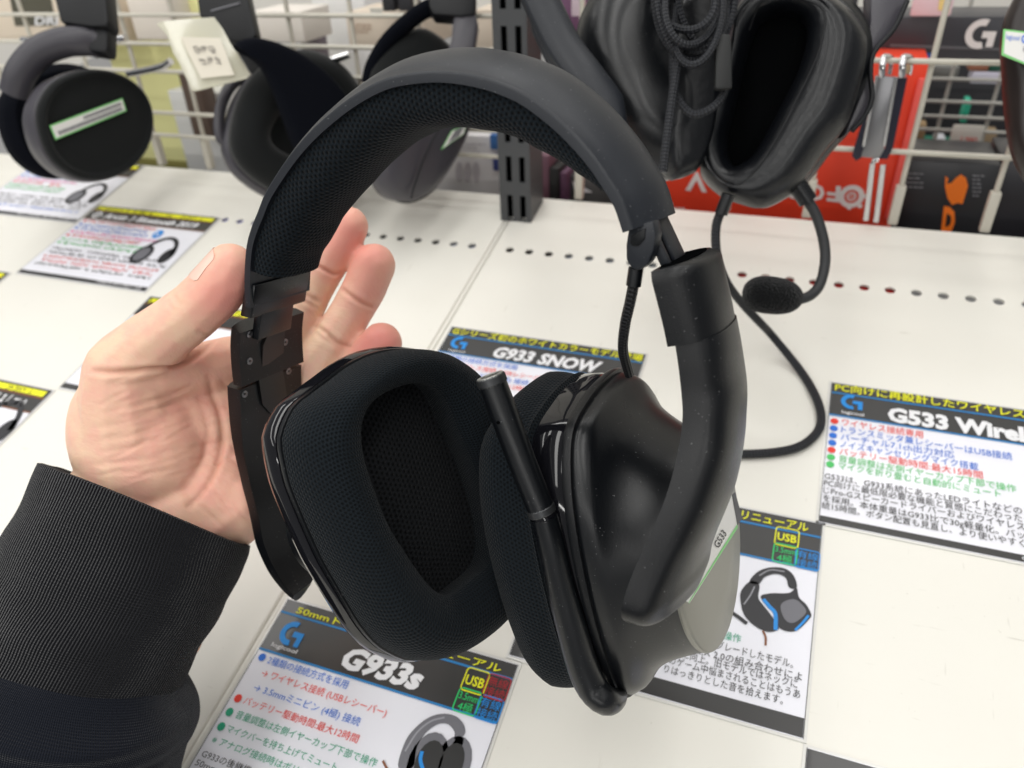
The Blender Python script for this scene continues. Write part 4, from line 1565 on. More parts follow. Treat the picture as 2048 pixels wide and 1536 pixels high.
def nail(a0, a1, out, half, parent, lift=.00035):
    """curved nail plate wrapped round the finger axis a0 (root) -> a1 (tip)"""
    along = unit(np.asarray(a1) - a0)
    out = unit(out - along * np.dot(along, out))
    side = np.cross(along, out)
    n, m_ = 14, 16
    R = np.zeros((n + 1, m_ + 1))
    D = np.zeros((n + 1, m_ + 1, 3))
    B = np.zeros((n + 1, m_ + 1, 3))
    for i in range(n + 1):
        for j in range(m_ + 1):
            b2 = j / m_ * 2 - 1
            rnd = math.sqrt(max(0.0, 1 - abs(b2) ** 3))
            t = .5 + (i / n - .5) * (.72 + .28 * rnd)
            base = np.asarray(a0) * (1 - t) + np.asarray(a1) * t
            d = out * math.cos(b2 * half) + side * math.sin(b2 * half)
            loc, nor, _, _ = bvh_hand.ray_cast(Vector(base + d * .03), Vector(-d), .05)
            R[i, j] = np.dot(np.array(loc) - base, d) if loc is not None else .009
            D[i, j], B[i, j] = d, base
    for _ in range(6):
        P_ = np.pad(R, 1, mode='edge')
        R = (P_[:-2, 1:-1] + P_[2:, 1:-1] + P_[1:-1, :-2] + P_[1:-1, 2:] + 4 * R) / 8
    V = list((B + D * (R + lift)[..., None]).reshape(-1, 3)) + list((B + D * (R - .0008)[..., None]).reshape(-1, 3))
    k = (n + 1) * (m_ + 1)
    F = [(i * (m_ + 1) + j, i * (m_ + 1) + j + 1, (i + 1) * (m_ + 1) + j + 1, (i + 1) * (m_ + 1) + j) for i in range(n) for j in range(m_)]
    edge = [j for j in range(m_)] + [m_ + i * (m_ + 1) for i in range(n)] + [k - 1 - j for j in range(m_)] + [(n - i) * (m_ + 1) for i in range(n)]
    for a, b2 in zip(edge, edge[1:] + edge[:1]):
        F.append((a, b2, b2 + k, a + k))
    return mesh('finger_nail', V, F, M_NAIL, parent, angle=50)


nail(at(428, 578, .287), at(466, 520, .285), cdir(unit([-.78, -.50, -.40])), .85, hand)
for (x0, y0), (x1, y1), d in (((702, 446), (672, 508), .336), ((752, 520), (722, 574), .336), ((768, 680), (735, 718), .334)):
    nail(at(x1, y1, d), at(x0, y0, d), cdir(unit([.50, -.10, .86])), .72, hand)


# ---- ribbed cuff and sleeve
def sleeve_rings(stations, n=160):
    """stations: (cx, cy, depth, half-width px vector (dx, dy), thickness m) -> rings around the arm"""
    S = np.array([list(at(cx, cy, d)) + list(at(cx + hx, cy + hy, d) - at(cx, cy, d)) + [th] for cx, cy, d, hx, hy, th in stations])
    return S


def ring_from(c, hw, th, n):
    a = unit(hw)
    b = unit(np.cross(a, cdir([0, 0, 1])))
    f = unit(np.cross(a, b))
    if np.dot(f, cdir([0, 0, -1])) < 0:
        f = -f
    t = np.linspace(0, 2 * math.pi, n, endpoint=False)
    e = 0.86
    return np.array([c + hw * np.sign(math.cos(k)) * abs(math.cos(k)) ** e + f * th * np.sign(math.sin(k)) * abs(math.sin(k)) ** e for k in t]), f


def fabric(name, color, rib):
    mt = mat(name, color, 0.9, sheen=0.18, spec=0.12)
    nt = mt.node_tree
    b = nt.nodes['Principled BSDF']
    uv = nt.nodes.new('ShaderNodeUVMap')
    sp = nt.nodes.new('ShaderNodeSeparateXYZ')
    nt.links.new(uv.outputs[0], sp.inputs[0])
    k = 2 * math.pi
    if rib:
        a = mathn(nt, 'SINE', mathn(nt, 'MULTIPLY', sp.outputs[1], k / 0.00118))
        c = mathn(nt, 'SINE', mathn(nt, 'MULTIPLY', sp.outputs[0], k / 0.0009))
        h_ = mathn(nt, 'ADD', a, mathn(nt, 'MULTIPLY', c, 0.3))
    else:
        a = mathn(nt, 'SINE', mathn(nt, 'MULTIPLY', sp.outputs[1], k / 0.0008))
        c = mathn(nt, 'SINE', mathn(nt, 'MULTIPLY', sp.outputs[0], k / 0.0008))
        h_ = mathn(nt, 'ADD', mathn(nt, 'MULTIPLY', a, .5), mathn(nt, 'MULTIPLY', c, 0.5))
    nz = nt.nodes.new('ShaderNodeTexNoise')
    nz.inputs['Scale'].default_value = 700
    nt.links.new(uv.outputs[0], nz.inputs['Vector'])
    h_ = mathn(nt, 'ADD', h_, mathn(nt, 'MULTIPLY', nz.outputs['Fac'], 1.0))
    bp = nt.nodes.new('ShaderNodeBump')
    bp.inputs['Strength'].default_value = 1.0 if rib else 0.6
    bp.inputs['Distance'].default_value = 0.0004
    nt.links.new(h_, bp.inputs['Height'])
    nt.links.new(bp.outputs['Normal'], b.inputs['Normal'])
    return mt


M_CUFF = fabric('cuff_rib', (0.0074, 0.0079, 0.0106), True)
M_SLV = fabric('sleeve_knit', (0.0070, 0.0088, 0.0145), False)


def build_sleeve(name, stations, n_len, material, parent, wr_amp, seed, lip=True, folds=()):
    S = sleeve_rings(stations)
    Q = catmull(S, n_len)
    rings = []
    N = 180
    r_ = np.random.default_rng(seed)
    ph = r_.uniform(0, 6.28, 8)
    for i in range(n_len):
        t = i / (n_len - 1)
        c, hw, th = Q[i, :3], Q[i, 3:6], Q[i, 6]
        R, f = ring_from(c, hw, th, N)
        k = np.arange(N) / N * 2 * math.pi
        a = wr_amp * (np.sin(3 * k + ph[0] + 5 * t) * np.sin(9 * t + ph[1]) + .6 * np.sin(5 * k + ph[2] - 7 * t) * np.sin(15 * t + ph[3]))
        for tc_, amp, wd_, sl, k0, kw in folds:
            w_ = np.exp(-(((k - k0 + math.pi) % (2 * math.pi) - math.pi) / kw) ** 2)
            a = a + amp * w_ * np.exp(-((t - tc_ - sl * np.sin(k - k0)) / wd_) ** 2)
        nrm = R - c
        nrm /= np.linalg.norm(nrm, axis=1)[:, None]
        rings.append(R + nrm * a[:, None])
    rings = np.array(rings)
    if lip:   # the near side of the hem rides up on the palm
        ax0 = unit(rings[8].mean(0) - rings[0].mean(0))
        sh_ = np.sin(np.arange(N) / N * 2 * math.pi)
        for i in range(n_len):
            rings[i] = rings[i] - ax0 * (sh_ * .010 * max(0, 1 - i / 30))[:, None]
    if lip:   # turned-in hem
        c0 = rings[0].mean(0)
        ax_ = unit(rings[2].mean(0) - c0)
        inner = []
        for f_, s_ in ((.90, .010), (.905, .003), (.93, .0004), (.965, -.0006)):
            inner.append(c0 + (rings[0] - c0) * f_ + ax_ * s_)
        rings = np.concatenate([np.array(inner), rings])
    return loft(name, rings, material, parent, cap0=False, cap1=False, angle=None)


cuff = build_sleeve('cuff', [(297, 1012, .318, 196, 80, .033), (285, 1045, .317, 200, 76, .034), (262, 1095, .315, 205, 74, .0335), (225, 1165, .311, 210, 70, .033), (190, 1230, .307, 206, 68, .033), (158, 1290, .303, 206, 66, .033), (140, 1325, .301, 205, 64, .033)],
                    70, M_CUFF, person, .0007, 3, True, ((.30, .0009, .10, .08, 1.2, .8), (.52, -.0012, .08, -.09, 1.9, .6), (.72, .0008, .09, .06, 1.5, .6)))
sl = build_sleeve('sleeve', [(148, 1300, .302, 204, 62, .0325), (142, 1322, .301, 216, 70, .0365), (135, 1360, .299, 238, 78, .041), (120, 1410, .296, 252, 80, .043), (100, 1455, .292, 250, 74, .0425), (75, 1510, .288, 262, 74, .044), (40, 1590, .281, 285, 76, .046), (-10, 1700, .272, 300, 78, .048)],
                  90, M_SLV, person, .0008, 9, False, ((.20, .0035, .05, .05, 1.3, 1.1), (.36, -.0040, .04, .06, 1.2, 1.0), (.47, .0034, .045, .03, 1.8, .9), (.58, -.0032, .04, .05, 1.0, .8), (.68, .0028, .05, -.04, 1.6, .9)))

# ================================================================== behind the shelf: wire grid, post, boxes
G_UP = unit([0.013, 0.224, 0.974])
N_NET = unit(np.cross([1, 0, 0], G_UP) * -1)
if N_NET[1] < 0:
    N_NET = -N_NET
P_NET = np.array([0, REAR + 0.006, 0.0])
XA = np.array([1.0, 0, 0])


def onnet(x, y, off=0.0):
    return on_plane(x, y, P_NET + N_NET * off, N_NET)


def net_uv(x, y, off=0.0):
    p = onnet(x, y, off) - P_NET - N_NET * off
    return p[0], np.dot(p, G_UP)


def npt(u, v, off=0.0):
    return P_NET + XA * u + G_UP * v + N_NET * off


M_WIRE = mat('net_enamel', (0.60, 0.57, 0.49), 0.4)


def wire(name, pts, r, parent, material=None):
    return tube(name, pts, r, material or M_WIRE, parent, n=8)


def wire_panel(label, u0, u1, first, pitch, hs, off=0.0, top=0.62, r=.0019, bottom=0.0, material=None):
    root = thing('wire_grid', label, 'wire grid', 'wire grids behind the shelf')
    u = first
    while u < u1 + 1e-6:
        if u >= u0 - 1e-6:
            wire('upright_wire', [npt(u, bottom, off), npt(u, top, off)], r, root, material)
            if material is None:
                box('wire_socket', npt(u - .0032, bottom - .001, off - .0035), XA * .0064, N_NET * .007, G_UP * .028, M_WIRE, root, bevel=.0008)
        u += pitch
    for v in hs:
        wire('cross_wire', [npt(u0 - .01, v, off - 2 * r), npt(u1 + .01, v, off - 2 * r)], r, root, material)
    return root


hsR = [net_uv(1850, 306)[1], net_uv(1885, 124)[1]]
dv = hsR[1] - hsR[0]
wire_panel('cream wire grid behind the red box and hook', -.175, .30, .0052 - 3 * .0580, .0580, hsR + [hsR[1] + dv, hsR[1] + 2 * dv])
hsL = [net_uv(372, 255)[1], net_uv(372, 210)[1], net_uv(660, 139)[1], net_uv(600, 77)[1]]
dvl = hsL[3] - hsL[2]
wire_panel('cream wire grid behind the two hanging headsets at left', -.83, -.245, -.5948 - 4 * .059, .0590, hsL + [hsL[3] + dvl, hsL[3] + 2 * dvl])
# finer, farther grid seen through the right one
wire_panel('thin far wire grid seen past the price hook', .03, .36, .03, .038, [net_uv(1900, 205, .22)[1], net_uv(1900, 235, .22)[1], net_uv(1900, 262, .22)[1], net_uv(1900, 160, .22)[1]], off=.22, r=.0016, bottom=-.05, material=mat('far_wire', (.45, .44, .40), .5))

# ---- slotted upright post
post = thing('slotted_post', 'dark grey slotted steel upright between the shelf boards', 'post')
M_POST = mat('post_paint', (0.055, 0.058, 0.062), 0.42, bump=(700, .05, .0005))
px0, px1, py0 = -.2220, -.1965, .4765
pb = np.array([0, py0, 0.0])
nP = N_NET


def ppt(x, v, off=0.0):
    return np.array([x, py0, 0]) + G_UP * v + nP * off


def post_v(x, y):
    p = on_plane(x, y, pb, nP) - pb
    return np.dot(p, G_UP)


sb, stp, s2b = post_v(1016, 431), post_v(1016, 383), post_v(1012, 356)
pitch = s2b - sb
slen = stp - sb
w_ = px1 - px0
cols = [px0, px0 + .24 * w_, px0 + .42 * w_, px0 + .66 * w_, px0 + .84 * w_, px1]
rows = [0.0]
v = sb
while v < .60:
    rows += [v, v + slen]
    v += pitch
rows.append(.62)
V, F = [], []
for j, vv in enumerate(rows):
    for i, xx in enumerate(cols):
        V += [ppt(xx, vv), ppt(xx, vv, .0018)]
nc = len(cols)
ix = lambda i, j, b: (j * nc + i) * 2 + b
for j in range(len(rows) - 1):
    for i in range(nc - 1):
        if j % 2 == 1 and i in (1, 3):
            for (i0_, j0_), (i1_, j1_) in (((i, j), (i + 1, j)), ((i + 1, j), (i + 1, j + 1)), ((i + 1, j + 1), (i, j + 1)), ((i, j + 1), (i, j))):
                F.append((ix(i0_, j0_, 0), ix(i1_, j1_, 0), ix(i1_, j1_, 1), ix(i0_, j0_, 1)))
            continue
        F.append((ix(i, j, 0), ix(i + 1, j, 0), ix(i + 1, j + 1, 0), ix(i, j + 1, 0)))
mesh('slotted_face', V, F, M_POST, post, angle=30)
for xx, sg in ((px0, 1), (px1, -1)):
    box('side_wall', ppt(xx, 0, .0002), XA * sg * .0018, nP * .030, G_UP * .62, M_POST, post)
box('slot_shade_sheet', ppt(px0 + .002, 0, .006), XA * (w_ - .004), nP * .002, G_UP * .62, M_DARK, post)  # near-black sheet added as the shade inside the slots


# ---- goods beyond the grid
def panel(name, px, off, color, label, cat, depth=.03, rough=.5, var=None, group=None):
    """upright box: front face through the photo-pixel rectangle x0,y0,x1,y1 on a plane `off` behind the grid"""
    x0, y0, x1, y1 = px
    c = onnet((x0 + x1) / 2, y1, off)
    ua = net_uv(x0, (y0 + y1) / 2, off)[0]
    ub = net_uv(x1, (y0 + y1) / 2, off)[0]
    va = net_uv((x0 + x1) / 2, y1, off)[1]
    vb = net_uv((x0 + x1) / 2, y0, off)[1]
    o = box(name, npt(ua, va, off), XA * (ub - ua), N_NET * depth, G_UP * (vb - va), mat(name + '_' + ('%02x%02x%02x' % tuple(int(255 * k) for k in color)), color, rough, var=var), bevel=.0012)
    tag(o, label, cat, group)
    o['off'] = off
    return o, (ua, va, ub, vb)


def face_poly(name, pts, off, material, parent, lift=.0006):
    P = [onnet(*p, off - lift) for p in pts]
    return prism(name, P, N_NET * .0003, material, parent)


def face_text(text, p0, p1, ptop, off, material, parent, bold=0.0, lift=.0008, shear=0.0):
    a, b, c = onnet(*p0, off - lift), onnet(*p1, off - lift), onnet(*ptop, off - lift)
    me = text_mesh(text, bold, shear)
    co = np.empty(len(me.vertices) * 3)
    me.vertices.foreach_get('co', co)
    co = co.reshape(-1, 3)
    x0, x1 = co[:, 0].min(), co[:, 0].max()
    y0, y1 = min(0, co[:, 1].min()), co[:, 1].max()
    P = a + (co[:, :1] - x0) / (x1 - x0) * (b - a) + co[:, 1:2] / y1 * (c - a)
    me.vertices.foreach_set('co', P.ravel())
    me.update()
    return new_obj('lettering', me, material, parent)


def face_ring(name, c, ro, ri, off, material, parent, lift=.0007):
    C = onnet(*c, off - lift)
    th = np.linspace(0, 2 * math.pi, 32, endpoint=False)
    d = np.linalg.norm(C - CPOS) / FPX
    V = [C + (XA * math.cos(t) + G_UP * math.sin(t)) * ro * d for t in th] + [C + (XA * math.cos(t) + G_UP * math.sin(t)) * ri * d for t in th]
    return mesh(name, V, [(i, (i + 1) % 32, 32 + (i + 1) % 32, 32 + i) for i in range(32)], material, parent, angle=None)


wall = box('back_wall', npt(-2.2, -.4, .75), XA * 3.6, N_NET * .02, G_UP * 1.8, mat('wall_beige', (.76, .73, .67), .8, var=(3, .1)))
wall['kind'] = 'structure'

# left of the post
panel('yellow_panel', (225, -40, 437, 322), .10, (.86, .84, .40), 'pale yellow panel behind the grid between the left headsets', 'panel', .02)
panel('olive_strip', (250, 306, 437, 324), .098, (.22, .20, .05), 'olive base strip of the yellow panel', 'strip', .002)
bx1, _ = panel('cardboard_tray', (-60, -60, 215, 66), .06, (.74, .64, .52), 'beige cardboard tray above the far left headset', 'box', .05, .8)
face_poly('dark_label', [(18, -10), (100, -10), (112, 52), (30, 52)], .06, mat('label_olive', (.09, .085, .06), .6), bx1)
face_text('DRI', (70, 50), (116, 49), (70, 33), .06, M_WHITE, bx1, .03, .0012)
panel('beige_box', (252, -40, 332, 62), .07, (.76, .70, .63), 'small beige box beside the hanging plastic tag', 'box', .04, .8)
panel('white_carton', (352, 168, 455, 330), .07, (.70, .70, .68), 'white carton standing behind the middle headset', 'box', .05)
panel('brown_device', (366, 128, 402, 258), .045, (.10, .065, .05), 'dark brown slim pack on a hook behind the plastic tag', 'pack', .02, .35)
panel('beige_box', (500, 8, 600, 70), .09, (.74, .69, .63), 'beige carton right of the dark headband strap', 'box', .05, .8)
panel('white_pillar', (640, -60, 742, 300), .20, (.80, .79, .78), 'white pillar between the hanging ear cups', 'pillar', .06)
panel('dark_display', (598, 40, 632, 128), .15, (.16, .13, .15), 'small dark display left of the white pillar', 'display', .02)
bx2, _ = panel('cardboard_box', (690, 12, 845, 82), .09, (.64, .55, .45), 'cardboard box above the middle ear cup', 'box', .06, .8)
face_poly('box_flap', [(738, 16), (768, 16), (762, 33), (752, 36), (744, 33)], .09, mat('flap_pale', (.62, .60, .54), .7), bx2)
panel('cardboard_box', (945, 10, 1000, 88), .09, (.64, .55, .45), 'cardboard box touching the slotted post', 'box', .06, .8)
panel('white_shelf', (600, 100, 1000, 300), .30, (.74, .72, .68), 'off-white cabinet back behind the middle grid', 'cabinet', .03)
for i, (x0, x1) in enumerate(((758, 782), (790, 816))):
    panel('black_pack', (x0, -30, x1, 11), .07, (.02, .02, .025), ('left' if i == 0 else 'right') + ' of two small black packs at the top edge', 'pack', .02, group='black packs at top edge')
bx3, _ = panel('white_box', (868, 262, 1002, 392), .05, (.72, .70, .71), 'white box with grey ovals left of the slotted post', 'box', .05)
for cx in (918, 935, 952):
    C = (cx, 344)
    face_poly('printed_oval', [(cx + 7 * math.cos(t), 344 + 20 * math.sin(t)) for t in np.linspace(0, 2 * math.pi, 20, endpoint=False)], .05, mat('oval_grey', (.48, .45, .48), .6), bx3)
panel('blue_pack', (978, 262, 1002, 292), .04, (.04, .16, .45), 'blue pack edge left of the slotted post', 'pack', .01)
panel('navy_pack', (984, 305, 1003, 335), .04, (.03, .05, .22), 'navy pack edge below the blue one by the post', 'pack', .01)

# right of the post
panel('mauve_box', (1076, 305, 1098, 395), .05, (.17, .08, .11), 'mauve box beside the foot of the post', 'box', .04)
panel('black_box', (1098, 330, 1118, 398), .05, (.02, .02, .02), 'narrow black box beside the mauve one', 'box', .04)
panel('plum_box', (1120, 340, 1134, 400), .05, (.12, .05, .10), 'narrow plum box right of a grid wire', 'box', .04)
bx4, _ = panel('silver_box', (1136, 350, 1262, 404), .06, (.10, .10, .10), 'dark glossy box with a white flash under the headband', 'box', .04, .2)
face_poly('white_flash', [(1145, 362), (1162, 372), (1185, 385), (1150, 384)], .06, M_WHITE, bx4)
rb, _ = panel('red_box', (1262, 120, 1822, 446), .045, (.86, .060, .022), 'red box with upside-down white lettering behind the wire grid', 'box', .06, .45)
M_WP = mat('print_white', (.78, .74, .72), .5)
face_text('F', (1682, 374), (1655, 371), (1680, 405), .045, M_WP, rb, .03)
face_text('O', (1650, 371), (1612, 368), (1648, 403), .045, M_WP, rb, .03)
face_text('R', (1604, 367), (1566, 363), (1602, 400), .045, M_WP, rb, .03)
face_text('V', (1416, 348), (1372, 344), (1414, 385), .045, M_WP, rb, .03)
face_ring('round_emblem', (1703, 393), 21, 12, .045, M_WP, rb)
face_ring('round_emblem', (1703, 393), 8, 5, .045, M_WP, rb)
face_ring('round_emblem', (1703, 393), 2, 0.1, .045, M_WP, rb)
face_poly('emblem_tab', [(1720, 388), (1736, 389), (1735, 396), (1719, 397)], .045, M_WP, rb)
face_poly('emblem_tab', [(1694, 410), (1704, 411), (1701, 420), (1694, 418)], .045, M_WP, rb)
face_ring('emblem_dot', (1720, 412), 4, 0.1, .045, M_WP, rb)
panel('red_box_edge', (1800, 158, 1822, 446), .040, (.82, .10, .08), 'bright red side flap of the red box', 'flap', .003, .4)
kb, _ = panel('black_box', (1770, 326, 1975, 520), .05, (.018, .018, .021), 'black box with orange print at the right', 'box', .06, .3)
M_OR = mat('print_orange', (.95, .20, .01), .5)
face_poly('orange_splash', [(1891, 352), (1897, 358), (1893, 368), (1903, 366), (1912, 356), (1922, 349), (1932, 356), (1936, 372), (1930, 392), (1925, 408), (1915, 406), (1904, 410), (1895, 396), (1890, 374)], .05, M_OR, kb)
face_text('D', (1882, 462), (1907, 466), (1888, 412), .05, M_OR, kb, .06)
panel('black_box', (1975, 326, 2110, 520), .055, (.02, .019, .024), 'dark box at the right edge beyond a grid wire', 'box', .06, .3)
gb, _ = panel('black_box', (1690, 36, 2110, 122), .10, (.040, .040, .048), 'long charcoal box with a white emblem at the top right', 'box', .05, .35)
face_poly('blue_strip', [(1806, 103), (1866, 107), (1864, 119), (1806, 116)], .10, mat('strip_blue', (.01, .12, .42), .4), gb)
face_poly('grey_stripe', [(1780, 88), (2000, 96), (2000, 101), (1780, 94)], .10, mat('stripe_grey', (.12, .12, .13), .4), gb)
# emblem: open ring with hook
E0 = onnet(1962, 68, .0985)
dE = np.linalg.norm(E0 - CPOS) / FPX
ang_ = np.radians(np.linspace(70, 290, 26))
Vv = [E0 + (XA * math.cos(t) + G_UP * math.sin(t)) * 22 * dE for t in ang_] + [E0 + (XA * math.cos(t) + G_UP * math.sin(t)) * 12 * dE for t in ang_]
mesh('emblem', Vv, [(i, i + 1, 27 + i, 26 + i) for i in range(25)], M_WP, gb, angle=None)
hk = [(2, 4), (21, 4), (21, -19), (11, -19), (11, -6), (2, -6)]
mesh('emblem_hook', [E0 + (XA * a + G_UP * b) * dE for a, b in hk], [(0, 1, 4, 5), (1, 2, 3, 4)], M_WP, gb, angle=None)
dk = [('charcoal_box', (1800, 130, 2110, 330), .34, (.020, .020, .024), 'dark shelf back seen through the far wire grid', .03)]
for nm, r4, off, c, lb, dp in dk:
    panel(nm, r4, off, c, lb, 'shelf back', dp)
for nm, r4, off, c, lb in (('tan_box', (1818, 252, 1850, 286), .25, (.33, .22, .11), 'small tan box left of the hanging price tag'),
                           ('tan_box', (1958, 268, 1992, 296), .25, (.33, .24, .14), 'small tan box right of the hanging price tag'),
                           ('green_board', (1815, 288, 2000, 303), .26, (.01, .16, .10), 'green board edge under the far wire grid'),
                           ('white_case', (1940, 148, 2010, 172), .26, (.72, .70, .82), 'lavender white case behind the far wire grid'),
                           ('green_stylus', (1925, 205, 1937, 250), .24, (.02, .42, .26), 'green slim stick behind the far wire grid'),
                           ('brown_box', (1935, 132, 1975, 146), .26, (.34, .14, .08), 'brown box edge under the charcoal box'),
                           ('grey_case', (1868, 280, 1890, 292), .24, (.62, .62, .66), 'pale grey clip below the far wire grid'),
                           ('dark_green_box', (1975, 134, 2010, 148), .26, (.01, .08, .05), 'dark green box edge under the charcoal box'),
                           ('grey_box', (1862, 136, 1915, 160), .26, (.17, .17, .16), 'grey box edge under the charcoal box')):
    panel(nm, r4, off, c, lb, 'box', .02)
pt, _ = panel('price_tag', (1900, 254, 1964, 293), .17, (.80, .78, .70), 'small white price tag hanging on the far grid', 'price tag', .002)
face_text('1,980', (1922, 284), (1954, 286), (1923, 273), .17, M_RED, pt)
pt2, _ = panel('price_tag', (1822, -40, 1904, 35), .085, (.80, .62, .66), 'pink and white price card on the charcoal box', 'price tag', .002)
face_poly('yellow_corner', [(1880, -10), (1902, -10), (1898, 24), (1876, 20)], .085, mat('corner_yellow', (.85, .66, .25), .5), pt2)
pt3, _ = panel('price_tag', (1138, -40, 1166, 26), .06, (.80, .66, .74), 'pink price card beside the hanging yoke arm', 'price tag', .002)
panel('violet_box', (1104, -40, 1180, 120), .10, (.16, .07, .14), 'violet box behind the hanging yoke arm', 'box', .03)
panel('charcoal_box', (1170, -60, 1700, 200), .16, (.05, .05, .055), 'charcoal boxes behind the large black headset', 'box', .03)

def print_lines(parent, x0, y0, x1, rows, dy, h, off, material, seed):
    r = random.Random(seed)
    V, F = [], []
    for k in range(rows):
        x = x0
        xe = x0 + (x1 - x0) * r.uniform(.55, 1)
        while x < xe:
            w = r.uniform(3, 9)
            b = len(V)
            y = y0 + k * dy + (x - x0) * .035
            V += [onnet(*p, off - .0009) for p in ((x, y), (x + w, y + w * .035), (x + w, y + h + w * .035), (x, y + h))]
            F.append((b, b + 1, b + 2, b + 3))
            x += w + r.uniform(1.2, 3)
    me = bpy.data.meshes.new('fine_print')
    me.from_pydata([tuple(v) for v in V], [], F)
    return new_obj('fine_print', me, material, parent)


M_PG = mat('print_grey', (.25, .25, .27), .6)
print_lines(kb, 1800, 345, 1870, 4, 9, 2.5, .05, M_PG, 1)
print_lines(kb, 1945, 350, 1968, 6, 8, 2.5, .05, M_PG, 2)
print_lines(gb, 1700, 52, 1790, 3, 9, 3, .10, M_PG, 3)
print_lines(rb, 1300, 405, 1372, 2, 8, 3, .045, M_WP, 4)
print_lines(bx3, 880, 285, 990, 3, 8, 2.5, .05, MATS['oval_grey'], 5)
print_lines(bx2, 700, 48, 740, 3, 7, 2.5, .09, mat('print_brown', (.36, .22, .14), .7), 6)
print_lines(bx1, 122, 14, 205, 3, 9, 3, .06, MATS['print_brown'], 7)

# ---- chrome price hook on the right grid
hook = thing('price_hook', 'chrome label hook clipped on the right wire grid', 'hook')
M_CH2 = mat('hook_plate', (.26, .26, .27), .3, .8)
of = -.012


def hpz(x, y, d=0.0):
    return onnet(x, y, of + d)


prism('hook_plate', [hpz(*p) for p in ((1752, 152), (1792, 154), (1768, 300), (1757, 318), (1722, 314), (1728, 294))], N_NET * .002, M_CH2, hook, .0004)
prism('dark_side', [hpz(*p, .001) for p in ((1792, 156), (1815, 156), (1786, 296), (1775, 318), (1757, 318), (1770, 296))], N_NET * .002, mat('hook_dark', (.02, .02, .035), .15), hook)
prism('dark_side', [hpz(*p, .001) for p in ((1740, 190), (1748, 190), (1728, 312), (1712, 322), (1704, 312), (1710, 290))], N_NET * .002, MATS['hook_dark'], hook)
for a, b in (((1753, 152), (1727, 292)), ((1793, 154), (1768, 292))):
    tube('rail', [hpz(*a, -.001), hpz(*b, -.001)], .0009, M_STEEL, hook, n=8)
for pts in (((1745, 326), (1732, 440)), ((1766, 328), (1752, 443))):
    tube('prong', [hpz(*pts[0]), hpz(*pts[1])], .0020, M_STEEL, hook, n=10)
tube('prong_bend', [hpz(1757, 320), hpz(1745, 326), hpz(1738, 380)], .0018, M_STEEL, hook, n=8, res=10)
for cx in (1772, 1812):
    tube('clip', [hpz(cx - 8, 154), hpz(cx - 7, 132), hpz(cx - 4, 114, .004), hpz(cx + 6, 112, .010), hpz(cx + 10, 120, .016), hpz(cx + 6, 150, .014)], .0013, M_STEEL, hook, n=8, res=20, flat=1.6)
prism('clip_tag', [hpz(*p, .004) for p in ((1802, 128), (1822, 130), (1818, 148), (1800, 147))], N_NET * .001, mat('clip_tan', (.42, .30, .17), .5), hook)
# chrome peg hooks carrying the left headsets
for i, (pts, lb) in enumerate(((((342, 122), (322, 134), (256, 148)), 'chrome peg behind the plastic tag'), (((700, 108), (660, 122), (640, 132)), 'chrome peg left of the white pillar'), (((60, 80), (45, 80)), 'chrome peg end behind the far left ear cup'), (((252, 76), (215, 80)), 'chrome peg end right of the far left headband'))):
    tag(tube('peg_hook', [onnet(*p, -.03) for p in pts], .0030, M_STEEL, n=10, res=12 if len(pts) > 2 else None), lb, 'hook', 'chrome peg hooks')

# ================================================================== hanging headsets
M_HGREY = mat('hang_shell', (0.050, 0.047, 0.057), 0.40, bump=(900, .08, .0004))
M_HBLK = mat('hang_black', (0.0035, 0.004, 0.0055), 0.5, spec=.35)
M_HFAB = mat('hang_fabric', (0.0085, 0.0095, 0.0098), 0.9, spec=.15, bump=(1500, .5, .0006), sheen=.2)
M_HFAB2 = mat('hang_fabric_black', (0.0025, 0.0032, 0.006), 0.95, spec=.1, bump=(1200, .4, .0005))
M_LEA = mat('leather', (0.0038, 0.0045, 0.0062), 0.32, spec=.45, bump=(320, .22, .0010))


def pillow(name, px, depth, normal, profile, material, parent, n=72, label=None, cap0=True, cap1=True, hole=None, angle=45):
    """profile: (s along normal, inset in metres, or ('h', fraction towards hole))"""
    nn = cdir(unit(normal))
    c = at(np.mean([p[0] for p in px]), np.mean([p[1] for p in px]), depth)
    Q = catmull(np.array([on_plane(*p, c, nn) for p in px]), n, True)
    cc = Q.mean(0)
    Hq = None
    if hole is not None:
        Hq = catmull(np.array([on_plane(*p, c, nn) for p in hole]), n, True)
        a0 = Q[0] - Hq.mean(0)
        # align start points
        j = int(np.argmax([(h - Hq.mean(0)) @ a0 / np.linalg.norm(h - Hq.mean(0)) for h in Hq]))
        Hq = np.roll(Hq, -j, 0)
        if np.linalg.norm(Hq[n // 4] - Q[n // 4]) > np.linalg.norm(Hq[::-1][n // 4] - Q[n // 4]):
            Hq = np.roll(Hq[::-1], 1, 0)
    rings = []
    for s, d in profile:
        if isinstance(d, tuple):
            R = lerp(Q, Hq, d[1])
        else:
            v = Q - cc
            r = np.linalg.norm(v, axis=1, keepdims=True)
            R = cc + v * np.maximum(.02, (r - d) / r)
        rings.append(R + nn * s)
    return loft(name, rings, material, parent, cap0=cap0, cap1=cap1, angle=angle, label=label)


def strip(name, px, depth, thick, material, parent, bevel=.001, label=None, face=(0, 0, -1)):
    nn = cdir(unit(face))
    c = at(*np.mean(np.array(px), axis=0), depth)
    P = [on_plane(*p, c, nn) for p in px]
    return prism(name, P, -nn * thick, material, parent, bevel, label)


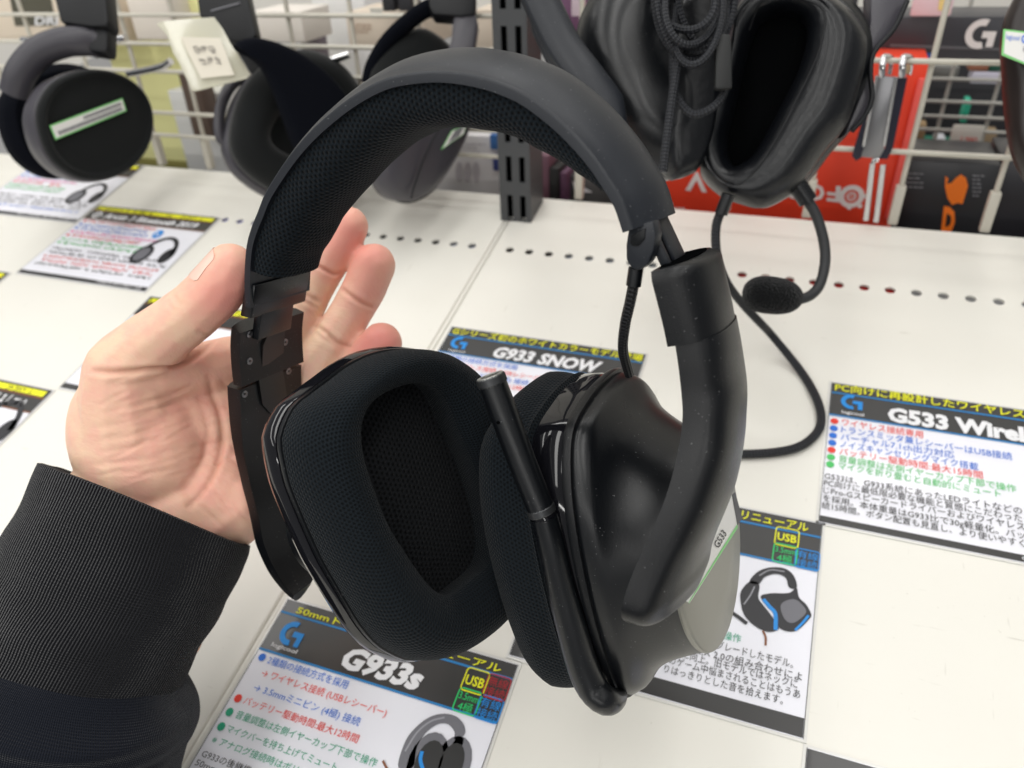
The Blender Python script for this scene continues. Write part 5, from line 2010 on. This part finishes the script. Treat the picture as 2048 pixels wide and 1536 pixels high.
def strip_sticker(name, px, depth, face, lift, parent, rows=(), label=None, ref=None):
    nn = cdir(unit(face))
    c = at(*np.mean(np.array(ref if ref is not None else px), axis=0), depth) + nn * lift
    P = np.array([on_plane(*p, c, nn) for p in px])      # TL TR BR BL
    g = prism(name, P, -nn * .0003, M_STICKG, parent, 0, label)
    cen = P.mean(0)
    ins = []
    for i in range(4):
        ex, ey = unit(P[1] - P[0]), unit(P[3] - P[0])
        sx = 1 if i in (1, 2) else -1
        sy = 1 if i in (2, 3) else -1
        ins.append(P[i] - ex * sx * .0010 - ey * sy * .0010 + nn * .0002)
    w = prism('sticker_paper', ins, -nn * .0001, M_STICK, g)
    ins = np.array(ins)
    for f0, f1, u0, u1 in rows:
        r = random.Random(int(f0 * 100))
        V, F = [], []
        x = u0
        while x < u1:
            dx = r.uniform(.012, .03)
            k = len(V)
            for a, b in ((x, f0), (x + dx * .7, f0), (x + dx * .7, f1), (x, f1)):
                V.append(ins[0] + (ins[1] - ins[0]) * a + (ins[3] - ins[0]) * b + nn * .0002)
            F.append((k, k + 1, k + 2, k + 3))
            x += dx
        me = bpy.data.meshes.new('fine_print')
        me.from_pydata([tuple(q) for q in V], [], F)
        new_obj('fine_print', me, M_GREYP, g)
    return g, ins, nn


# ---- far left headset
hsA = thing('hanging_headset', 'grey-rimmed headset with white sticker hanging at the far left', 'headset', 'headsets hanging over the shelf')
FA = (.85, .10, -.52)
fa = [(75, 234), (86, 192), (118, 158), (182, 140), (240, 150), (285, 185), (303, 234), (295, 290), (262, 335), (215, 357), (165, 358), (120, 335), (90, 295)]
pillow('cup_face', fa, .600, FA, ((-.003, 0), (.0, -.0005), (.0035, .0006), (.0048, .0022), (.0046, .0036), (.0028, .0050), (.0022, .0068), (.0028, .016), (.0030, .03), (.0030, .041)), M_HFAB, hsA, cap0=False)
pillow('cup_shell', fa, .600, FA, ((-.030, .010), (-.028, .003), (-.020, -.0005), (-.010, -.0015), (-.004, -.0012), (-.002, .0015)), M_HGREY, hsA)
pillow('ear_cushion', [(x - 62, y - 8) for x, y in fa], .645, FA, ((-.024, .012), (-.022, .004), (-.012, -.002), (.0, -.002), (.006, .004)), M_HFAB2, hsA)
yk = [(30, 186), (42, 146), (76, 106), (122, 86), (160, 82), (190, 84), (206, 92)]
yP = catmull(np.array([at(x, y, d) for (x, y), d in zip(yk, (.592, .585, .582, .582, .584, .588, .59))]), 30)
nA = cdir(unit(FA))
tube('yoke', yP, [.0088] * 30, M_HGREY, hsA, n=14, flat=1.25)
strip('strap_block', [(98, -40), (208, -40), (216, 40), (214, 52), (180, 52), (120, 44)], .575, .018, M_HBLK, hsA, .002)
strip('hinge', [(176, 44), (216, 44), (215, 100), (208, 106), (174, 100), (172, 70)], .580, .016, M_HBLK, hsA, .003)
strip_sticker('price_sticker', [(99, 251), (245, 196), (253, 222), (111, 280)], .600, FA, .0045, hsA, ((.15, .42, .42, .95), (.55, .85, .05, .95)), 'white and green sticker on the ear cup', ref=fa)

# ---- middle headset
hsB = thing('hanging_headset', 'headset with charcoal fabric ear cushions hanging behind the raised headband', 'headset', 'headsets hanging over the shelf')
cu = [(462, 290), (466, 238), (486, 182), (520, 138), (566, 108), (625, 104), (685, 135), (725, 195), (738, 262), (725, 330), (690, 380), (640, 402), (580, 394), (525, 368), (482, 332)]
FB = (.55, .10, -.83)
pillow('ear_cushion', cu, .600, FB, ((-.012, .002), (-.004, -.001), (.004, .000), (.011, .004), (.0155, .010), (.017, .016), (.0155, .022), (.010, .027), (.004, .03)), M_HFAB, hsB)
pillow('cup_shell', [(x - 10, y + 8) for x, y in cu], .612, FB, ((-.022, .012), (-.020, .004), (-.012, -.001), (-.004, -.001), (-.001, .002)), M_HGREY, hsB)
tube('cushion_seam', catmull(np.array([at(x, y, .583) for x, y in ((508, 150), (498, 200), (510, 250), (540, 310), (575, 360))]), 24), .0007, M_HFAB2, hsB, n=6)
pillow('headband_pad', [(470, 88), (500, 74), (552, 82), (612, 110), (668, 155), (706, 210), (724, 280), (720, 340), (680, 352), (630, 335), (596, 300), (572, 240), (550, 180), (525, 130), (496, 100)], .560, (.5, .2, -.84), ((-.014, .004), (-.010, .0), (-.003, .0), (.0, .002), (.0015, .006), (.002, .012)), M_HFAB2, hsB)
tube('yoke_loop', [at(x, y, d) for x, y, d in ((492, 152, .60), (465, 168, .592), (446, 200, .588), (438, 240, .588), (440, 272, .59), (452, 286, .594), (466, 284, .60))], .0042, M_HGREY, hsB, n=12, res=30)
strip('strap_block', [(388, -40), (488, -40), (512, 66), (506, 80), (470, 84), (446, 76), (420, 36), (398, 32)], .575, .016, M_HBLK, hsB, .002)
for x0, y0, x1, y1 in ((422, 22, 480, 6),):
    nnn = cdir([0, 0, -1])
    tube('strap_mark', [at(x0, y0, .5745), at(x1, y1, .5745)], .0006, mat('strap_print', (.20, .20, .22), .6), hsB, n=6)
strip('hinge_box', [(462, 84), (512, 80), (536, 120), (534, 150), (500, 148)], .592, .016, M_HBLK, hsB, .003)
cc2 = [(742, 160), (758, 112), (800, 68), (846, 52), (884, 70), (915, 100), (944, 130), (952, 190), (938, 262), (908, 325), (866, 382), (822, 402), (782, 388), (758, 345), (745, 260)]
FC = (.75, .18, -.63)
pillow('ear_cushion', cc2, .585, (.3, .1, -.95), ((-.022, .006), (-.016, .0), (-.006, -.0005), (.0, .004), (.003, .012), (.003, .02)), M_HFAB, hsB)
sh2 = [(760, 300), (772, 245), (800, 190), (850, 150), (905, 130), (944, 150), (950, 200), (938, 262), (908, 325), (866, 382), (828, 402), (790, 394), (766, 360)]
pillow('cup_shell', sh2, .570, FC, ((-.020, .004), (-.014, -.0003), (-.004, -.0003), (.002, .002), (.005, .006), (.0068, .013), (.0075, .024)), M_HGREY, hsB)
tube('shell_seam', [at(x, y, .5585) for x, y in ((822, 398), (826, 380), (850, 310), (880, 255), (905, 220))], .0008, M_HBLK, hsB, n=6, res=20)
tube('suspension_band', [at(x, y, d) for x, y, d in ((738, 168, .585), (748, 130, .58), (775, 85, .575), (812, 48, .572), (850, 20, .57), (890, 5, .57))], .0048, M_HFAB2, hsB, n=12, res=30, flat=1.4)
strip('yoke_block', [(856, -40), (952, -40), (951, 28), (920, 32), (866, 28), (858, 12)], .555, .016, M_HBLK, hsB, .002)
strip('yoke_arm', [(908, 26), (951, 24), (956, 46), (946, 112), (925, 118), (890, 112), (902, 80)], .557, .014, M_HGREY, hsB, .002)
strip_sticker('price_sticker', [(882, 300), (903, 262), (934, 246), (928, 268)], .570, FC, .0085, hsB, ((.2, .7, .1, .9),), ref=sh2)

# ---- plastic tag on the middle headset
tagT = thing('plastic_tag', 'yellowed clear plastic pouch with a paper note on the middle headset', 'tag')
M_POUCH = mat('pouch_film', (.80, .78, .64), .18, trans=0.35, coat=.5)
pil = [(312, 47), (330, 41), (380, 37), (428, 34), (446, 58), (462, 88), (482, 118), (500, 148), (494, 157), (440, 170), (392, 182), (383, 180), (370, 152), (358, 126), (346, 106), (334, 70)]
strip('pouch', pil, .545, .0012, M_POUCH, tagT, .0004, face=(.15, .1, -1))
M_NOTE = mat('note_paper', (.74, .69, .58), .6)
note_px = [(361, 74), (440, 76), (469, 150), (402, 157)]
strip('note', note_px, .5435, .0004, M_NOTE, tagT, 0, face=(.15, .1, -1))
nq = cdir(unit((.15, .1, -1)))
c0 = at(*np.mean(np.array(note_px), axis=0), .5428)
NP_ = np.array([on_plane(*p, c0, nq) for p in note_px])
V, F = [], []
r = random.Random(5)
for row in (0, 1):
    for col in range(3):
        for q_ in range(8):
            hor = q_ % 2 == 0
            a, b = .20 + col * .20 + (r.uniform(0, .05) if hor else r.choice((0, .06, .12))), .22 + row * .28 + (r.choice((0, .05, .10, .16)) if hor else r.uniform(0, .08))
            da, db = (r.uniform(.08, .15), .016) if hor else (.018, r.uniform(.06, .13))
            k = len(V)
            for s, t in ((a, b), (a + da, b), (a + da, b + db), (a, b + db)):
                V.append((1 - s) * (1 - t) * NP_[0] + s * (1 - t) * NP_[1] + s * t * NP_[2] + (1 - s) * t * NP_[3])
            F.append((k, k + 1, k + 2, k + 3))
me = bpy.data.meshes.new('lettering')
me.from_pydata([tuple(q) for q in V], [], F)
new_obj('lettering', me, mat('note_ink', (.10, .085, .08), .6), tagT)

# ---- large black headset with leather cushions
hsD = thing('hanging_headset', 'large black leather-cushioned headset with foam microphone hanging at the right', 'headset', 'headsets hanging over the shelf')
oD = [(1470, 16), (1500, -18), (1560, -40), (1630, -30), (1690, 10), (1722, 48), (1729, 92), (1716, 157), (1688, 238), (1646, 290), (1604, 350), (1572, 384), (1520, 410), (1476, 402), (1437, 386), (1402, 352), (1398, 318), (1412, 262), (1436, 190), (1455, 120), (1464, 60)]
hD = [(1532, 26), (1560, 18), (1590, 25), (1607, 45), (1605, 84), (1588, 140), (1560, 196), (1532, 252), (1504, 302), (1480, 322), (1462, 327), (1449, 308), (1448, 266), (1459, 224), (1470, 168), (1484, 115), (1497, 70), (1512, 40)]
FD = (-.45, .10, -.88)
cushD = pillow('ear_cushion', oD, .392, FD, ((-.020, 0.003), (-.016, .0), (-.006, -.001), (.000, ('h', .06)), (.004, ('h', .16)), (.0062, ('h', .28)), (.0066, ('h', .34)), (.0058, ('h', .40)), (.0064, ('h', .46)), (.006, ('h', .62)), (.003, ('h', .80)), (-.003, ('h', .95)), (-.012, ('h', 1.0)), (-.02, ('h', 1.0))), M_LEA, hsD, hole=hD, cap1=False, cap0=False, n=120, angle=60)
pillow('driver_cover', hD, .403, FD, ((-.004, -.003), (-.002, .004), (-.001, .01)), M_DARK, hsD)
# stitched seam
nD = cdir(unit(FD))
cD = at(np.mean([p[0] for p in oD]), np.mean([p[1] for p in oD]), .392)
seam_px = [(1498, 60), (1520, 8), (1560, -8), (1605, -2), (1640, 12), (1650, 40), (1640, 96), (1618, 150), (1590, 205), (1560, 265), (1520, 330), (1480, 368), (1450, 372)]
bvD = bvh_of([cushD])
sP = [hit(bvD, *p)[0] for p in seam_px]
sP = [p for p in sP if p is not None]
tube('stitched_seam', sP, .0006, M_HBLK, hsD, n=6, res=60)
pillow('cup_shell', [(1500, -10), (1560, -40), (1640, -38), (1700, 0), (1735, 45), (1745, 95), (1735, 160), (1706, 245), (1660, 300), (1616, 358), (1580, 388), (1525, 408), (1490, 398), (1450, 370), (1440, 300), (1460, 150)], .418, FD, ((-.022, .014), (-.018, .006), (-.008, .0), (.004, .0), (.008, .004)), M_BLACK, hsD)
tube('cup_line', [at(x, y, .395) for x, y in ((1600, 352), (1628, 318), (1650, 288))], .0005, M_HBLK, hsD, n=6)
lD = [(1156, 60), (1184, -20), (1250, -75), (1330, -80), (1395, -30), (1428, 60), (1434, 160), (1420, 255), (1394, 326), (1350, 350), (1300, 334), (1245, 288), (1196, 218), (1164, 140)]
pillow('cup_shell', lD, .400, (.05, .05, -1), [(-.03, .010), (-.02, .001)] + [(-.012 + .024 * math.sin(a_), .026 * (1 - math.cos(a_))) for a_ in np.linspace(0, 1.5, 16)], M_BLACK, hsD)
pillow('ear_cushion', [(1342, 40), (1372, -20), (1412, -30), (1440, 50), (1444, 160), (1428, 262), (1402, 332), (1372, 352), (1346, 340), (1338, 200)], .396, (.3, .05, -.95), ((-.014, .003), (-.008, .0), (-.001, .0), (.003, .003), (.0045, .008)), M_LEA, hsD)
# swept yoke arm with a slot
aP = np.array([at(x, y, d) for x, y, d in ((1055, -60, .385), (1092, 20, .384), (1128, 92, .382), (1172, 152, .380), (1212, 206, .380), (1238, 258, .381))])
A2 = catmull(aP, 30)
T2 = np.gradient(A2, axis=0)
rings = []
for i in range(30):
    tt_ = unit(T2[i])
    nn_ = cdir([0, 0, -1])
    sd = unit(np.cross(tt_, nn_))
    wdt = .0088 * (1 if i < 26 else (1 - (i - 25) * .12))
    rings.append([A2[i] + sd * wdt * a + nn_ * b for a, b in ((-1, -.004), (-1, .001), (-.85, .0028), (-.3, .0042), (.3, .0042), (.85, .0028), (1, .001), (1, -.004))])
loft('yoke_arm', rings, M_BAND, hsD, angle=50)
strip('yoke_slider', [(1040, -60), (1082, -60), (1104, 60), (1122, 128), (1160, 165), (1178, 210), (1150, 200), (1104, 140), (1066, 60)], .392, .006, M_BAND, hsD, .001)
strip('yoke_arm', [(1742, -40), (1818, -40), (1820, 0), (1790, 60), (1745, 110), (1738, 150), (1742, 200), (1728, 236), (1700, 262), (1690, 270), (1708, 226), (1722, 190), (1728, 140), (1735, 90), (1742, 40)], .400, .010, M_HGREY, hsD, .001)
tube('yoke_edge', [at(x, y, .397) for x, y in ((1815, 2), (1788, 58), (1748, 106), (1741, 150), (1744, 196), (1730, 232), (1704, 262))], .0013, M_HBLK, hsD, n=8, res=24)
strip('plate_edge', [(1104, 45), (1135, 100), (1150, 105), (1180, 178), (1195, 196), (1178, 190), (1150, 165), (1110, 110)], .394, .002, M_HBLK, hsD, 0)
# microphone boom, foam, cable
tube('boom_sleeve', [at(1590, 362, .402), at(1616, 402, .404)], .0049, M_BLACK, hsD, n=16)
tube('microphone_boom', [at(x, y, d) for x, y, d in ((1612, 396, .404), (1632, 430, .405), (1647, 480, .406), (1650, 525, .406), (1640, 568, .405), (1622, 590, .404), (1596, 600, .402))], .0027, mat('boom_rubber', (.020, .021, .023), .55, bump=(2600, .4, .0004)), hsD, n=14, res=40)
M_FOAM = mat('foam', (.006, .0064, .007), .95, spec=.1, bump=(1000, 1.0, .002), sheen=.15, var=(1300, .8))
fc = at(1545, 591, .398)
a1, a2, a3 = cdir(unit([1, .12, 0])), cdir(unit([-.12, 1, 0])), cdir([0, 0, 1])
rings = []
for i in range(25):
    x = -1 + 2 * i / 24
    rr_i = max(.02, (1 - abs(x) ** 2.6) ** .5) * (1.0 - .06 * x)
    rings.append([fc + a1 * x * .0158 + (a2 * math.cos(t) * .0097 + a3 * math.sin(t) * .0095) * rr_i for t in np.linspace(0, 2 * math.pi, 36, endpoint=False)])
loft('foam_windscreen', rings, M_FOAM, hsD, angle=None)
M_CABLE = braid('braided_cable', (.012, .013, .016), .0034, .0026)
tube('cable_sleeve', [at(1457, 388, .40), at(1442, 428, .404)], .0034, M_BLACK, hsD, n=12)
gcab = [ground(*p, .0028) for p in ((1560, 690), (1600, 740), (1630, 790), (1642, 830), (1636, 862), (1605, 890), (1560, 903), (1490, 908), (1430, 905))]
tube('headset_cable', [at(1443, 420, .404), at(1432, 455, .407), at(1434, 510, .410)] + [ground(x_, y_, at(1434, 510, .410)[2] * f_) for x_, y_, f_ in ((1452, 562, .78), (1482, 604, .56), (1520, 645, .34))] + [ground(1545, 672, .012)] + gcab[1:], .0024, M_CABLE, hsD, n=14, res=120)
# bundled cable
cb_ = thing('cable_bundle', 'coiled braided cable tied with a strap on the large headset', 'cable')
r = random.Random(3)
for k, (cx, cy, rx, ry, tl) in enumerate(((1382, 10, 62, 96, 0), (1385, 20, 70, 74, .1), (1396, 30, 48, 100, -.12), (1372, 0, 58, 60, .05), (1390, -10, 80, 128, -.04), (1402, -20, 50, 112, .08), (1378, -30, 66, 150, .02), (1384, 6, 54, 84, -.06), (1390, 14, 66, 88, .03))):
    P = []
    for t in np.linspace(0, 2 * math.pi, 14, endpoint=False):
        x = cx + rx * math.cos(t) + tl * ry * math.sin(t)
        y = cy + ry * math.sin(t)
        P.append(at(x, y, .372 - .003 * (k % 4) + .006 * math.cos(t + k)))
    tube('cable_loop', P, .0018, M_CABLE, cb_, n=12, res=70, closed=True)
tube('cable_loop', [at(x, y, d) for x, y, d in ((1350, 60, .37), (1346, 140, .372), (1352, 190, .372), (1385, 228, .370), (1425, 215, .368), (1448, 185, .37), (1452, 150, .372))], .0020, M_CABLE, cb_, n=10, res=40)
tube('cable_tail', [at(x, y, d) for x, y, d in ((1362, 90, .366), (1350, 160, .367), (1340, 230, .368), (1332, 290, .369), (1326, 345, .37))], .0021, M_CABLE, cb_, n=10, res=30)
strip('tie_strap', [(1432, 62), (1464, 68), (1466, 176), (1430, 178)], .3625, .004, mat('strap_black', (.012, .013, .013), .6), cb_, .0015)

# ---- headset at the right edge
hsE = thing('hanging_headset', 'dark brown headset with green-edged sticker at the right edge', 'headset', 'headsets hanging over the shelf')
eD = [(2004, 150), (2000, 80), (2012, 20), (2050, -40), (2110, -40), (2160, 60), (2170, 220), (2140, 350), (2090, 385), (2050, 352), (2022, 300), (2010, 235)]
pillow('ear_cup', eD, .42, (-.55, .05, -.83), ((-.03, .010), (-.02, .0), (-.008, -.0005), (.0, .003), (.003, .010), (.0035, .018)), mat('cup_brown', (.018, .012, .011), .35), hsE)
g, ins, nn = strip_sticker('price_sticker', [(2007, 58), (2075, 66), (2073, 138), (2003, 110)], .4145, (-.2, .05, -.97), .002, hsE, (), 'white sticker with blue lettering at the right edge')


def sticker_text(text, ins, nn, u0, u1, v0, v1, material, parent, bold=0):
    me = text_mesh(text, bold)
    co = np.empty(len(me.vertices) * 3)
    me.vertices.foreach_get('co', co)
    co = co.reshape(-1, 3)
    x0, x1 = co[:, 0].min(), co[:, 0].max()
    a = u0 + (co[:, 0] - x0) / (x1 - x0) * (u1 - u0)
    b = v1 - co[:, 1] / .72 * (v1 - v0)
    P = ins[0] + a[:, None] * (ins[1] - ins[0]) + b[:, None] * (ins[3] - ins[0]) + nn * .0003
    me.vertices.foreach_set('co', P.ravel())
    me.update()
    return new_obj('lettering', me, material, parent)


sticker_text('logicool', ins, nn, .03, .48, .12, .36, M_BLUE, g)
sticker_text('G', ins, nn, .54, .72, .08, .44, M_BLUE, g, .03)
sticker_text('G', ins, nn, .62, .76, .55, .85, M_TXTK, g)
